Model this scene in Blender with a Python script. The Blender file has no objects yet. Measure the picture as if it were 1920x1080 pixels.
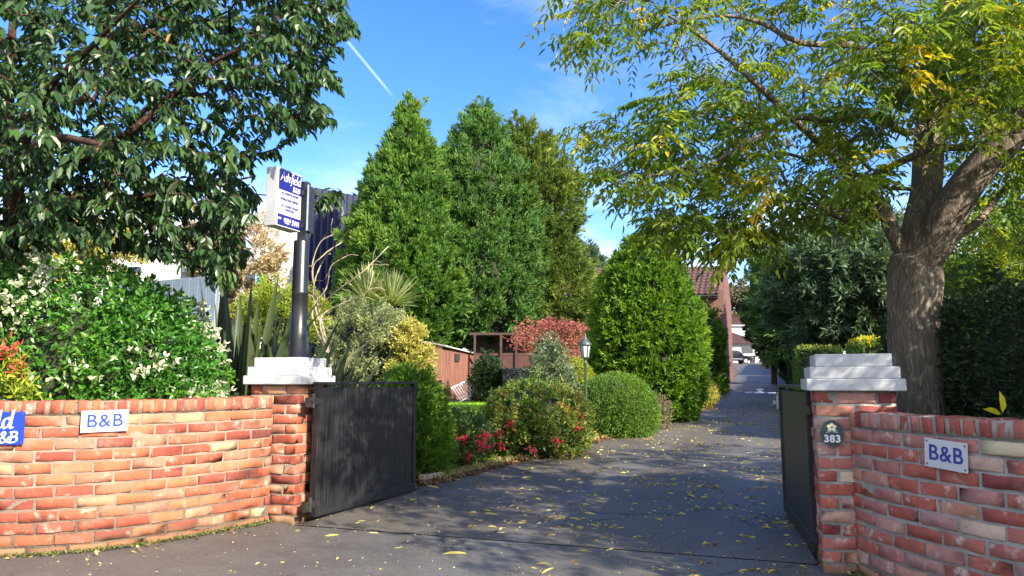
import bpy, bmesh, math, random
import numpy as np
from mathutils import Vector, Matrix
SC = bpy.context.scene
COL = SC.collection
R = math.radians
rng = np.random.default_rng(7)
random.seed(7)

# ------------------------------------------------------------------ camera, sky, sun
F = 1400.0; PITCH = math.atan(173 / F); CAMZ = 1.1
cam_d = bpy.data.cameras.new('camera'); cam = bpy.data.objects.new('camera', cam_d); COL.objects.link(cam)
cam_d.sensor_width = 36; cam_d.lens = F / 1920 * 36
cam_d.clip_start = .05; cam_d.clip_end = 2000
cam.location = (0, 0, CAMZ); cam.rotation_euler = (math.pi / 2 + PITCH, 0, 0)
SC.camera = cam
SC.render.resolution_x, SC.render.resolution_y = 1024, 576
SC.view_settings.view_transform = 'Standard'; SC.view_settings.look = 'None'
SC.view_settings.exposure = 1.75; SC.view_settings.gamma = 1
SC.cycles.max_bounces = 8; SC.cycles.transparent_max_bounces = 8
SC.cycles.caustics_reflective = False; SC.cycles.caustics_refractive = False
SUN_AZ = math.atan2(.70, -.71)      # compass style: angle from +Y towards +X
SUN_EL = R(31)


def ray(u, v):
    cx, cy = (u - 960) / F, (540 - v) / F
    d = np.array([cx, math.cos(PITCH) - math.sin(PITCH) * cy, math.sin(PITCH) + math.cos(PITCH) * cy])
    return d


def at(u, v, Y):
    d = ray(u, v)
    return np.array([0, 0, CAMZ]) + d * (Y / d[1])


w = bpy.data.worlds.new('World'); SC.world = w; w.use_nodes = True
nt = w.node_tree; nt.nodes.clear()


def mk(nt, typ, ins=None, **props):
    n = nt.nodes.new(typ)
    for k, v in props.items():
        setattr(n, k, v)
    for k, v in (ins or {}).items():
        s = n.inputs[k]
        if isinstance(v, bpy.types.NodeSocket):
            nt.links.new(v, s)
        else:
            s.default_value = v
    return n


def ramp(nt, fac, stops, interp='LINEAR'):
    n = nt.nodes.new('ShaderNodeValToRGB'); n.color_ramp.interpolation = interp
    el = n.color_ramp.elements
    while len(el) < len(stops):
        el.new(.5)
    for e, (p, c) in zip(el, stops):
        e.position = p; e.color = (*c, 1) if len(c) == 3 else c
    nt.links.new(fac, n.inputs[0])
    return n.outputs[0]


def math_(nt, op, a, b=0.0, clamp=False):
    n = nt.nodes.new('ShaderNodeMath'); n.operation = op; n.use_clamp = clamp
    for i, v in enumerate((a, b)):
        if isinstance(v, bpy.types.NodeSocket):
            nt.links.new(v, n.inputs[i])
        else:
            n.inputs[i].default_value = v
    return n.outputs[0]


def mixc(nt, fac, a, b, typ='MIX'):
    n = nt.nodes.new('ShaderNodeMix'); n.data_type = 'RGBA'; n.blend_type = typ
    for i, v in ((0, fac), (6, a), (7, b)):
        if isinstance(v, bpy.types.NodeSocket):
            nt.links.new(v, n.inputs[i])
        else:
            n.inputs[i].default_value = v if i == 0 else (*v, 1)
    return n.outputs[2]


def vmath(nt, op, a, b):
    n = nt.nodes.new('ShaderNodeVectorMath'); n.operation = op
    for i, v in enumerate((a, b)):
        if isinstance(v, bpy.types.NodeSocket):
            nt.links.new(v, n.inputs[i])
        else:
            n.inputs[i].default_value = v
    return n.outputs['Value' if op == 'DOT_PRODUCT' else 'Vector']


def maprange(nt, v, a, b, c=0.0, d=1.0):
    return mk(nt, 'ShaderNodeMapRange', {0: v, 1: a, 2: b, 3: c, 4: d}, interpolation_type='SMOOTHSTEP').outputs[0]


sky = mk(nt, 'ShaderNodeTexSky', sky_type='NISHITA', sun_disc=False, sun_elevation=SUN_EL, sun_rotation=SUN_AZ,
         altitude=0, air_density=1.0, dust_density=.6, ozone_density=4.0)
tcw = mk(nt, 'ShaderNodeTexCoord').outputs['Generated']
hs = mk(nt, 'ShaderNodeHueSaturation', {'Hue': .516, 'Saturation': 1.26, 'Value': .76, 'Color': sky.outputs[0]}).outputs[0]
sepw = mk(nt, 'ShaderNodeSeparateXYZ', {0: tcw})
cmap = mk(nt, 'ShaderNodeMapping', {'Vector': tcw, 'Scale': (1.6, 1.6, 5.0)}).outputs[0]
cn = mk(nt, 'ShaderNodeTexNoise', {'Vector': cmap, 'Scale': 2.2, 'Detail': 7, 'Roughness': .6, 'Distortion': .5}).outputs[0]
low = maprange(nt, sepw.outputs[2], .34, .06)
cl = math_(nt, 'MULTIPLY', maprange(nt, cn, .40, .66), low, True)
wisp = math_(nt, 'MULTIPLY', maprange(nt, cn, .50, .75), .16, True)
cl = math_(nt, 'MAXIMUM', math_(nt, 'MULTIPLY', cl, .85), wisp)
d1, d2 = Vector(ray(600, 15)).normalized(), Vector(ray(742, 187)).normalized()
pn = d1.cross(d2).normalized()
ct = maprange(nt, math_(nt, 'ABSOLUTE', vmath(nt, 'DOT_PRODUCT', tcw, pn)), .0026, .0004)
tang = (d2 - d1).normalized()
ends = maprange(nt, vmath(nt, 'DOT_PRODUCT', tcw, tang), d2.dot(tang) + .002, d2.dot(tang) - .03)
ct = math_(nt, 'MULTIPLY', math_(nt, 'MULTIPLY', ct, ends), .20)
cl = math_(nt, 'MAXIMUM', cl, ct)
# unseen broken cloud added behind the viewer to whiten and brighten the fill light
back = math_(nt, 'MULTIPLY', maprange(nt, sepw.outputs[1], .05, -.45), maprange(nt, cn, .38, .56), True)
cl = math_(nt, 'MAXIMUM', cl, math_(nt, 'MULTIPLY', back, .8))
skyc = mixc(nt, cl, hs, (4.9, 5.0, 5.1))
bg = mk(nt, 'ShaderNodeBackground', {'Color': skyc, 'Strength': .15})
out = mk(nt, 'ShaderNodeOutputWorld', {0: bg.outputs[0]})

sl = bpy.data.lights.new('sun', 'SUN'); sl.energy = 4.2; sl.angle = R(.5); sl.color = (1, .91, .77)
so = bpy.data.objects.new('sun', sl); COL.objects.link(so)
SUNV = Vector((math.sin(SUN_AZ) * math.cos(SUN_EL), math.cos(SUN_AZ) * math.cos(SUN_EL), math.sin(SUN_EL)))
so.rotation_euler = SUNV.to_track_quat('Z', 'Y').to_euler(); so.location = (20, -10, 20)


# ------------------------------------------------------------------ object helpers
def tag(o, label=None, cat=None, group=None, kind=None):
    if label: o['label'] = label
    if cat: o['category'] = cat
    if group: o['group'] = group
    if kind: o['kind'] = kind
    return o


def thing(name, loc, rz, label, cat, group=None):
    o = bpy.data.objects.new(name, None); COL.objects.link(o)
    o.location = loc; o.rotation_euler = (0, 0, rz); o.empty_display_size = .1
    return tag(o, label, cat, group)


def link(name, me, parent=None, mats=()):
    o = bpy.data.objects.new(name, me); COL.objects.link(o)
    for m in mats: me.materials.append(m)
    if parent: o.parent = parent
    return o


def raw_mesh(name, V, Q, tint=None, mi=None, smooth=False):
    """V (n,3), Q (m,k) equal-sized faces."""
    me = bpy.data.meshes.new(name)
    V = np.ascontiguousarray(V, dtype=np.float32); Q = np.ascontiguousarray(Q, dtype=np.int32)
    k = Q.shape[1]
    me.vertices.add(len(V)); me.vertices.foreach_set('co', V.ravel())
    me.loops.add(Q.size); me.loops.foreach_set('vertex_index', Q.ravel())
    me.polygons.add(len(Q)); me.polygons.foreach_set('loop_start', np.arange(0, Q.size, k, dtype=np.int32))
    if mi is not None: me.polygons.foreach_set('material_index', np.asarray(mi, dtype=np.int32))
    me.polygons.foreach_set('use_smooth', np.full(len(Q), smooth, dtype=bool))
    if tint is not None:
        a = me.attributes.new('tint', 'FLOAT', 'POINT'); a.data.foreach_set('value', np.asarray(tint, dtype=np.float32))
    me.update(calc_edges=True); me.validate()
    return me


class MB:
    """collects shapes and links them as ONE mesh"""
    def __init__(s): s.v, s.f, s.m, s.sm = [], [], [], []

    def add(s, vs, fs, m=0, smooth=False):
        b = len(s.v); s.v += [tuple(map(float, v)) for v in vs]
        for f in fs: s.f.append(tuple(b + i for i in f)); s.m.append(m); s.sm.append(smooth)
        return s

    def box(s, x0, x1, y0, y1, z0, z1, m=0, rot=None, c=None):
        vs = [Vector((x, y, z)) for x in (x0, x1) for y in (y0, y1) for z in (z0, z1)]
        if rot is not None:
            c = Vector(c or (0, 0, 0)); vs = [rot @ (v - c) + c for v in vs]
        return s.add(vs, [(0, 1, 3, 2), (4, 6, 7, 5), (0, 4, 5, 1), (2, 3, 7, 6), (0, 2, 6, 4), (1, 5, 7, 3)], m)

    def cyl(s, p0, p1, r0, r1=None, n=16, m=0, caps=True, smooth=True):
        p0, p1 = Vector(p0), Vector(p1); r1 = r0 if r1 is None else r1
        d = (p1 - p0).normalized(); a = d.orthogonal().normalized(); b = d.cross(a)
        vs = []
        for p, r in ((p0, r0), (p1, r1)):
            vs += [p + (a * math.cos(2 * math.pi * i / n) + b * math.sin(2 * math.pi * i / n)) * r for i in range(n)]
        s.add(vs, [(i, (i + 1) % n, n + (i + 1) % n, n + i) for i in range(n)], m, smooth)
        if caps:
            s.add(vs, [tuple(range(n))[::-1], tuple(range(n, 2 * n))], m)
        return s

    def tube(s, pts, r, n=6, m=0):
        for a, b in zip(pts[:-1], pts[1:]): s.cyl(a, b, r, r, n, m)
        return s

    def lathe(s, prof, n=24, m=0, c=(0, 0)):
        vs = [(c[0] + r * math.cos(2 * math.pi * i / n), c[1] + r * math.sin(2 * math.pi * i / n), z) for r, z in prof for i in range(n)]
        fs = [(j * n + i, j * n + (i + 1) % n, (j + 1) * n + (i + 1) % n, (j + 1) * n + i) for j in range(len(prof) - 1) for i in range(n)]
        s.add(vs, fs, m, True)
        s.add(vs, [tuple(range(n))[::-1], tuple(range((len(prof) - 1) * n, len(prof) * n))], m)
        return s

    def prism(s, outline, y0, y1, m=0):
        """outline in xz, extruded along y"""
        n = len(outline)
        vs = [(x, y0, z) for x, z in outline] + [(x, y1, z) for x, z in outline]
        s.add(vs, [tuple(range(n)), tuple(range(n, 2 * n))[::-1]] + [(i, n + i, n + (i + 1) % n, (i + 1) % n) for i in range(n)], m)
        return s

    def build(s, name, mats, parent=None, bevel=0, seg=2):
        me = bpy.data.meshes.new(name); me.from_pydata(s.v, [], s.f)
        me.polygons.foreach_set('material_index', s.m); me.polygons.foreach_set('use_smooth', s.sm)
        bm = bmesh.new(); bm.from_mesh(me); bmesh.ops.recalc_face_normals(bm, faces=bm.faces); bm.to_mesh(me); bm.free()
        o = link(name, me, parent, mats if isinstance(mats, (list, tuple)) else [mats])
        if bevel:
            b = o.modifiers.new('bevel', 'BEVEL'); b.width = bevel; b.segments = seg; b.limit_method = 'ANGLE'; b.angle_limit = R(40)
        return o


# ------------------------------------------------------------------ materials
def newmat(name):
    m = bpy.data.materials.new(name); m.use_nodes = True
    nt = m.node_tree; nt.nodes.clear()
    o = mk(nt, 'ShaderNodeOutputMaterial')
    return m, nt, o


def objco(nt): return mk(nt, 'ShaderNodeTexCoord').outputs['Object']


def noise(nt, co, scale, detail=4, rough=.55, stretch=None):
    if stretch: co = mk(nt, 'ShaderNodeMapping', {'Vector': co, 'Scale': stretch}).outputs[0]
    return mk(nt, 'ShaderNodeTexNoise', {'Vector': co, 'Scale': scale, 'Detail': detail, 'Roughness': rough}).outputs[0]


def surf(name, a, b=None, rough=.6, scale=6, stretch=None, bump=0.0, bscale=60, metal=0.0, spec=.5, speck=None, rvar=0.0, bstretch=None, lo=.35, hi=.65):
    m, nt, o = newmat(name); co = objco(nt)
    b = b or a
    n = noise(nt, co, scale, 6, .6, stretch)
    c = ramp(nt, n, [(lo, a), (hi, b)])
    if speck:
        s = noise(nt, co, speck[0], 2, .5)
        c = mixc(nt, maprange(nt, s, speck[1], speck[1] + .06), c, speck[2])
    p = mk(nt, 'ShaderNodeBsdfPrincipled', {'Base Color': c, 'Roughness': rough, 'Metallic': metal, 'Specular IOR Level': spec})
    if rvar:
        r = math_(nt, 'ADD', rough - rvar / 2, math_(nt, 'MULTIPLY', n, rvar)); nt.links.new(r, p.inputs['Roughness'])
    if bump:
        h = noise(nt, co, bscale, 5, .65, bstretch)
        bn = mk(nt, 'ShaderNodeBump', {'Height': h, 'Strength': bump, 'Distance': .01})
        nt.links.new(bn.outputs[0], p.inputs['Normal'])
    nt.links.new(p.outputs[0], o.inputs[0])
    return m


def leafmat(name, stops, trans=.35, rough=.45, tcol=(1.25, 1.25, .6), spec=.4):
    m, nt, o = newmat(name)
    t = mk(nt, 'ShaderNodeAttribute', attribute_name='tint').outputs['Fac']
    c = ramp(nt, t, stops)
    p = mk(nt, 'ShaderNodeBsdfPrincipled', {'Base Color': c, 'Roughness': rough, 'Specular IOR Level': spec})
    tr = mk(nt, 'ShaderNodeBsdfTranslucent', {'Color': mixc(nt, 1.0, c, tcol, 'MULTIPLY')})
    mx = mk(nt, 'ShaderNodeMixShader', {0: trans, 1: p.outputs[0], 2: tr.outputs[0]})
    nt.links.new(mx.outputs[0], o.inputs[0])
    return m


def brickmat(name, stops, pale=.25, grime=(.09, .07, .05)):
    m, nt, o = newmat(name); co = objco(nt)
    t = mk(nt, 'ShaderNodeAttribute', attribute_name='tint').outputs['Fac']
    off = mk(nt, 'ShaderNodeCombineXYZ', {0: math_(nt, 'MULTIPLY', t, 37.0), 1: math_(nt, 'MULTIPLY', t, 91.0), 2: math_(nt, 'MULTIPLY', t, 53.0)}).outputs[0]
    c2 = vmath(nt, 'ADD', co, off)
    n1 = noise(nt, c2, 9, 6, .65); n2 = noise(nt, c2, 45, 4, .7); n3 = noise(nt, c2, 4, 3, .5)
    c = ramp(nt, math_(nt, 'ADD', t, math_(nt, 'MULTIPLY', math_(nt, 'SUBTRACT', n1, .5), .22)), stops)
    c = mixc(nt, math_(nt, 'MULTIPLY', maprange(nt, n1, .56, .74), pale * 2, True), c, (.50, .40, .33))
    c = mixc(nt, math_(nt, 'MULTIPLY', maprange(nt, n2, .56, .70), .5), c, grime)
    c = mixc(nt, math_(nt, 'MULTIPLY', maprange(nt, n2, .40, .28), .35), c, (.62, .46, .34))
    c = mixc(nt, math_(nt, 'MULTIPLY', maprange(nt, n3, .60, .78), .35), c, (.07, .05, .045))
    n5 = noise(nt, co, 3.1, 7, .7)
    c = mixc(nt, math_(nt, 'MULTIPLY', maprange(nt, n5, .52, .70), .42), c, (.36, .24, .165))
    c = mixc(nt, math_(nt, 'MULTIPLY', maprange(nt, n5, .42, .30), .35), c, (.12, .055, .04))
    z = mk(nt, 'ShaderNodeSeparateXYZ', {0: co}).outputs[2]
    moss = math_(nt, 'MULTIPLY', maprange(nt, math_(nt, 'ADD', z, math_(nt, 'MULTIPLY', n1, .22)), .24, .10), .6)
    c = mixc(nt, moss, c, (.12, .11, .05))
    h = math_(nt, 'ADD', n2, math_(nt, 'MULTIPLY', noise(nt, co, 160, 3, .6), .5))
    bn = mk(nt, 'ShaderNodeBump', {'Height': h, 'Strength': .55, 'Distance': .006})
    p = mk(nt, 'ShaderNodeBsdfPrincipled', {'Base Color': c, 'Roughness': .85, 'Specular IOR Level': .3, 'Normal': bn.outputs[0]})
    nt.links.new(p.outputs[0], o.inputs[0])
    return m


M = {}
M['brick_warm'] = brickmat('brick_warm', [(0, (.13, .035, .028)), (.18, (.25, .058, .036)), (.42, (.33, .085, .042)), (.62, (.37, .125, .055)), (.80, (.31, .135, .085)), (.93, (.38, .20, .11)), (1, (.44, .30, .16))], .45)
M['brick_aged'] = brickmat('brick_aged', [(0, (.10, .030, .032)), (.15, (.24, .055, .045)), (.38, (.36, .095, .060)), (.52, (.34, .12, .095)), (.66, (.38, .20, .175)), (.80, (.42, .18, .10)), (.92, (.46, .31, .24)), (1, (.52, .42, .26))], .75)
M['mortar'] = surf('mortar', (.27, .205, .15), (.17, .13, .10), .95, 7, None, .8, 90, spec=.2)
M['mortar_aged'] = surf('mortar_aged', (.38, .345, .30), (.24, .22, .19), .95, 7, None, .8, 90, spec=.2)
def cap_paint():
    m, nt, o = newmat('white_paint'); co = objco(nt)
    n = noise(nt, co, 5, 6, .6); st = noise(nt, co, 16, 5, .65, (1, 1, .10)); sp = noise(nt, co, 70, 3, .6)
    c = ramp(nt, n, [(.3, (.46, .46, .465)), (.75, (.40, .40, .395))])
    c = mixc(nt, math_(nt, 'MULTIPLY', maprange(nt, st, .54, .74), .42), c, (.33, .32, .29))
    c = mixc(nt, math_(nt, 'MULTIPLY', maprange(nt, sp, .62, .70), .45), c, (.28, .27, .22))
    bn = mk(nt, 'ShaderNodeBump', {'Height': math_(nt, 'ADD', n, math_(nt, 'MULTIPLY', sp, .4)), 'Strength': .35, 'Distance': .008})
    p = mk(nt, 'ShaderNodeBsdfPrincipled', {'Base Color': c, 'Roughness': .6, 'Normal': bn.outputs[0]})
    nt.links.new(p.outputs[0], o.inputs[0]); return m


M['white_paint'] = cap_paint()
M['white_sheet'] = surf('white_sheet', (.52, .52, .53), (.47, .47, .475), .35, 4)
M['lightbox'] = surf('lightbox', (.42, .43, .44), (.36, .37, .38), .4, 4)
M['blue_ink'] = surf('blue_ink', (.006, .030, .20), (.008, .036, .24), .35, 3)
M['blue_ground'] = surf('blue_ground', (.008, .03, .33), (.010, .038, .38), .3, 3)
M['indigo_band'] = surf('indigo_band', (.008, .006, .13), (.010, .008, .15), .35, 3)
M['navy_ink'] = surf('navy_ink', (.02, .03, .2), None, .5)
M['white_ink'] = surf('white_ink', (.66, .66, .66), None, .4)
M['black_gloss'] = surf('black_gloss', (.006, .006, .007), (.016, .016, .018), .34, 8, (1, 1, .25), .10, 30)
M['gate_paint'] = surf('gate_paint', (.008, .008, .010), (.030, .029, .027), .42, 9, (7, 7, .3), .25, 50, spec=.45, rvar=.2, lo=.42, hi=.75)
M['iron'] = surf('iron', (.008, .008, .009), (.03, .025, .02), .5, 20, None, .3, 60)
M['screw'] = surf('screw', (.12, .11, .10), None, .4, metal=.6)
M['slate'] = surf('slate', (.012, .02, .02), (.02, .03, .03), .45, 30, None, .1, 80)
M['slate_rim'] = surf('slate_rim', (.10, .13, .13), None, .5)
M['cream_paint'] = surf('cream_paint', (.75, .68, .40), None, .5)
M['leaf_paint'] = surf('leaf_paint', (.25, .42, .38), None, .5)
M['silver'] = surf('silver', (.55, .56, .57), (.4, .4, .41), .35, 12, metal=.9)
M['ladder_alu'] = surf('ladder_alu', (.62, .62, .62), (.5, .5, .5), .45, 12, metal=.3)
M['shed_red'] = surf('shed_red', (.24, .10, .065), (.075, .03, .022), .8, 5, (6, 6, .4), .4, 20, lo=.3, hi=.7)
M['shed_brown'] = surf('shed_brown', (.40, .21, .10), (.26, .13, .065), .8, 5, (.6, .6, 6), .4, 20)
M['felt'] = surf('felt', (.40, .37, .33), (.28, .25, .22), .9, 8, None, .4, 40)
M['dark_wood'] = surf('dark_wood', (.055, .03, .02), (.03, .018, .012), .8, 6)
M['shaded_red_wood'] = surf('shaded_red_wood', (.075, .026, .018), (.05, .018, .013), .8, 6)  # red boards with the lean-to's shade put into their colour
M['bin_plastic'] = surf('bin_plastic', (.012, .014, .02), (.02, .022, .03), .45, 8)
M['navy_clad'] = surf('navy_clad', (.011, .015, .048), (.016, .02, .06), .45, 2)
M['pale_clad'] = surf('pale_clad', (.50, .49, .45), (.40, .39, .36), .5, 2)
M['render_white'] = surf('render_white', (.66, .66, .65), (.56, .56, .55), .8, 1.5)
M['grey_roof'] = surf('grey_roof', (.36, .37, .39), (.28, .29, .31), .7, 2)
M['render_cream'] = surf('render_cream', (.40, .38, .35), (.32, .31, .29), .85, 1.5)
M['teal'] = surf('teal', (.01, .36, .52), (.015, .42, .58), .4, 3)
M['pale_blue'] = surf('pale_blue', (.20, .26, .32), (.16, .21, .26), .6, 3)
M['tile_red'] = surf('tile_red', (.085, .040, .032), (.060, .030, .025), .7, 3.5, None, .3, 12)
M['gutter'] = surf('gutter', (.012, .012, .012), None, .4)
M['glass_dark'] = surf('glass_dark', (.03, .035, .04), None, .06, spec=.8)
M['glass_lamp'] = surf('glass_lamp', (.50, .52, .52), (.42, .44, .44), .15, spec=.8)
M['lamp_paint'] = surf('lamp_paint', (.035, .055, .05), (.06, .08, .07), .45, 12)
M['lamp_base'] = surf('lamp_base', (.24, .26, .24), (.14, .16, .15), .55, 12)
M['upvc'] = surf('upvc', (.78, .78, .77), None, .4)
M['car_paint'] = surf('car_paint', (.012, .014, .022), None, .18, spec=.7)
M['car_trim'] = surf('car_trim', (.30, .31, .32), None, .35, metal=.4)
M['rubber'] = surf('rubber', (.012, .012, .012), None, .8)
M['alloy'] = surf('alloy', (.6, .61, .62), None, .3, metal=.7)
M['lamp_glass_red'] = surf('lamp_glass_red', (.35, .01, .01), None, .2)
M['road_paint'] = surf('road_paint', (.75, .75, .73), (.5, .5, .48), .7, 15)
M['edging'] = surf('edging', (.42, .32, .22), (.28, .2, .13), .85, 12, None, .5, 60)
M['dead_wood'] = surf('dead_wood', (.46, .36, .25), (.32, .24, .16), .8, 10)
M['soil'] = surf('soil', (.085, .055, .035), (.05, .034, .022), .95, 9, None, .9, 25, speck=(40, .62, (.22, .14, .07)))
M['turf'] = surf('turf', (.22, .38, .025), (.16, .30, .022), .9, 2.5, None, .6, 60)
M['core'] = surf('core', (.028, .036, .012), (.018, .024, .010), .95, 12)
M['core_brown'] = surf('core_brown', (.05, .03, .018), None, .95)


def barkmat(name, a, b, sc=1.0):
    m, nt, o = newmat(name); co = objco(nt)
    n1 = noise(nt, co, 22 * sc, 8, .7, (1, 1, .16)); n2 = noise(nt, co, 3, 4, .6)
    wv = mk(nt, 'ShaderNodeTexVoronoi', {'Vector': mk(nt, 'ShaderNodeMapping', {'Vector': vmath(nt, 'ADD', co, mk(nt, 'ShaderNodeCombineXYZ', {0: math_(nt, 'MULTIPLY', n1, .12), 1: math_(nt, 'MULTIPLY', n2, .1)}).outputs[0]), 'Scale': (1, 1, .12)}).outputs[0], 'Scale': 34 * sc}, feature='DISTANCE_TO_EDGE').outputs[0]
    ridge = maprange(nt, wv, .0, .28)
    c = ramp(nt, math_(nt, 'ADD', math_(nt, 'MULTIPLY', n1, .7), math_(nt, 'MULTIPLY', n2, .4)), [(.35, a), (.75, b)])
    c = mixc(nt, math_(nt, 'MULTIPLY', maprange(nt, n2, .55, .7), .35), c, (.13, .14, .08))
    h = math_(nt, 'ADD', math_(nt, 'MULTIPLY', ridge, .8), n1)
    bn = mk(nt, 'ShaderNodeBump', {'Height': h, 'Strength': .9, 'Distance': .035})
    p = mk(nt, 'ShaderNodeBsdfPrincipled', {'Base Color': c, 'Roughness': .9, 'Specular IOR Level': .2, 'Normal': bn.outputs[0]})
    nt.links.new(p.outputs[0], o.inputs[0])
    return m


M['bark_ash'] = barkmat('bark_ash', (.16, .125, .092), (.33, .265, .20))
M['bark_cherry'] = barkmat('bark_cherry', (.06, .03, .022), (.13, .07, .05))
M['bark_dark'] = barkmat('bark_dark', (.045, .03, .02), (.09, .06, .042), .4)


def asphalt(name, dark, light, streak):
    m, nt, o = newmat(name); co = objco(nt)
    n1 = noise(nt, co, .9, 6, .6); n2 = noise(nt, co, 260, 2, .6); n3 = noise(nt, co, 5, 6, .65); n4 = noise(nt, co, 90, 3, .7)
    c = ramp(nt, math_(nt, 'ADD', math_(nt, 'MULTIPLY', n1, .6), math_(nt, 'MULTIPLY', n3, .4)), [(.36, dark), (.62, light)])
    c = mixc(nt, math_(nt, 'MULTIPLY', maprange(nt, n2, .58, .72), .7), c, (.20, .20, .20))
    c = mixc(nt, math_(nt, 'MULTIPLY', maprange(nt, n4, .45, .30), .55), c, (.02, .02, .022))
    # worn lighter wheel tracks running along the way in
    sx = mk(nt, 'ShaderNodeSeparateXYZ', {0: co})
    wob = math_(nt, 'MULTIPLY', math_(nt, 'SUBTRACT', n1, .5), .8)
    lat = math_(nt, 'ADD', math_(nt, 'SUBTRACT', sx.outputs[0], math_(nt, 'MULTIPLY', sx.outputs[1], .36)), wob)
    for cx in (-1.9, -.45):
        tr = maprange(nt, math_(nt, 'ABSOLUTE', math_(nt, 'SUBTRACT', lat, cx)), .32, .04)
        c = mixc(nt, math_(nt, 'MULTIPLY', tr, streak), c, (.13, .128, .125))
    # small dark stains and pale scuffs
    c = mixc(nt, math_(nt, 'MULTIPLY', maprange(nt, noise(nt, co, 2.2, 8, .75), .60, .72), .5), c, (.022, .022, .024))
    c = mixc(nt, math_(nt, 'MULTIPLY', maprange(nt, noise(nt, co, 14, 6, .8), .66, .74), .5), c, (.25, .245, .235))
    g1 = noise(nt, co, 34, 4, .75); g2 = mk(nt, 'ShaderNodeTexVoronoi', {'Vector': co, 'Scale': 75.0}).outputs[0]
    c = mixc(nt, math_(nt, 'MULTIPLY', maprange(nt, g1, .52, .70), .55), c, (.145, .138, .125))
    c = mixc(nt, math_(nt, 'MULTIPLY', maprange(nt, g1, .46, .32), .5), c, (.025, .0245, .024))
    c = mixc(nt, math_(nt, 'MULTIPLY', maprange(nt, g2, .16, .06), .55), c, (.20, .19, .17))
    # fine meandering cracks
    wc = vmath(nt, 'ADD', co, mk(nt, 'ShaderNodeCombineXYZ', {0: math_(nt, 'MULTIPLY', n3, .5), 1: math_(nt, 'MULTIPLY', n1, .7)}).outputs[0])
    ck = mk(nt, 'ShaderNodeTexVoronoi', {'Vector': wc, 'Scale': .55}, feature='DISTANCE_TO_EDGE').outputs[0]
    c = mixc(nt, math_(nt, 'MULTIPLY', math_(nt, 'MULTIPLY', maprange(nt, ck, .010, .003), maprange(nt, n1, .46, .56)), .8), c, (.015, .015, .014))
    h = math_(nt, 'ADD', n2, math_(nt, 'ADD', n4, math_(nt, 'MULTIPLY', g1, .8)))
    bn = mk(nt, 'ShaderNodeBump', {'Height': h, 'Strength': .55, 'Distance': .006})
    p = mk(nt, 'ShaderNodeBsdfPrincipled', {'Base Color': c, 'Roughness': math_(nt, 'ADD', .42, math_(nt, 'MULTIPLY', n3, .36)), 'Specular IOR Level': .5, 'Normal': bn.outputs[0]})
    nt.links.new(p.outputs[0], o.inputs[0])
    return m


M['drive_asphalt'] = asphalt('drive_asphalt', (.064, .054, .040), (.108, .093, .073), .35)
M['pavement_asphalt'] = asphalt('pavement_asphalt', (.062, .057, .050), (.108, .099, .087), .45)

G = lambda *c: list(c)
M['leaf_cherry'] = leafmat('leaf_cherry', [(0, (.020, .056, .017)), (.6, (.044, .100, .026)), (.93, (.11, .17, .04)), (1, (.34, .20, .05))], .30, .42, (1.3, 1.35, .5), .5)
M['leaf_ash'] = leafmat('leaf_ash', [(0, (.06, .125, .02)), (.4, (.14, .225, .026)), (.72, (.25, .31, .03)), (.92, (.44, .40, .03)), (1, (.62, .44, .03))], .5, .45, (1.3, 1.3, .5))
M['leaf_conifer'] = leafmat('leaf_conifer', [(0, (0.0465, 0.124, 0.0279)), (0.5, (0.1085, 0.217, 0.0341)), (1, (0.2325, 0.3255, 0.0465))], .28, .6, spec=.25)
M['leaf_conifer_blue'] = leafmat('leaf_conifer_blue', [(0, (.042, .112, .034)), (.5, (.095, .20, .045)), (1, (.20, .29, .06))], .28, .6, spec=.25)
M['leaf_cypress'] = leafmat('leaf_cypress', [(0, (.05, .095, .025)), (.5, (.13, .19, .034)), (.92, (.24, .27, .05)), (1, (.36, .25, .05))], .3, .6, spec=.25)
M['leaf_thuja'] = leafmat('leaf_thuja', [(0, (0.0425, 0.1187, 0.0163)), (0.5, (0.1187, 0.2375, 0.02)), (1, (0.325, 0.4125, 0.0312))], .33, .55, spec=.3)
M['leaf_box'] = leafmat('leaf_box', [(0, (0.0625, 0.1375, 0.02)), (0.6, (0.1375, 0.25, 0.025)), (1, (0.25, 0.3625, 0.0375))], .32, .5)
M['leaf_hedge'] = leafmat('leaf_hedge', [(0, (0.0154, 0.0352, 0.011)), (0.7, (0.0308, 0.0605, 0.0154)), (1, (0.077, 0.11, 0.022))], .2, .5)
M['leaf_privet'] = leafmat('leaf_privet', [(0, (0.0525, 0.1275, 0.021)), (0.6, (0.105, 0.21, 0.03)), (1, (0.24, 0.3, 0.045))], .3, .5)
M['leaf_gold'] = leafmat('leaf_gold', [(0, (.30, .30, .02)), (.6, (.55, .48, .02)), (1, (.70, .55, .02))], .4, .5)
M['leaf_shrub'] = leafmat('leaf_shrub', [(0, (0.0299, 0.115, 0.0149)), (0.6, (0.0747, 0.2185, 0.023)), (1, (0.1955, 0.345, 0.0345))], .33, .38, spec=.6)
M['leaf_cream'] = leafmat('leaf_cream', [(0, (.22, .30, .14)), (.5, (.50, .52, .36)), (1, (.68, .66, .50))], .3, .5)
M['leaf_red'] = leafmat('leaf_red', [(0, (.22, .16, .02)), (.5, (.42, .10, .04)), (1, (.55, .07, .06))], .4, .45)
M['leaf_lime'] = leafmat('leaf_lime', [(0, (.16, .26, .02)), (1, (.42, .42, .04))], .4, .45)
M['leaf_grey'] = leafmat('leaf_grey', [(0, (.13, .17, .06)), (.5, (.30, .34, .15)), (1, (.58, .58, .30))], .3, .5)
M['leaf_olive'] = leafmat('leaf_olive', [(0, (0.052, 0.091, 0.039)), (0.6, (0.13, 0.182, 0.078)), (1, (0.338, 0.364, 0.208))], .25, .45, spec=.6)
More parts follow.
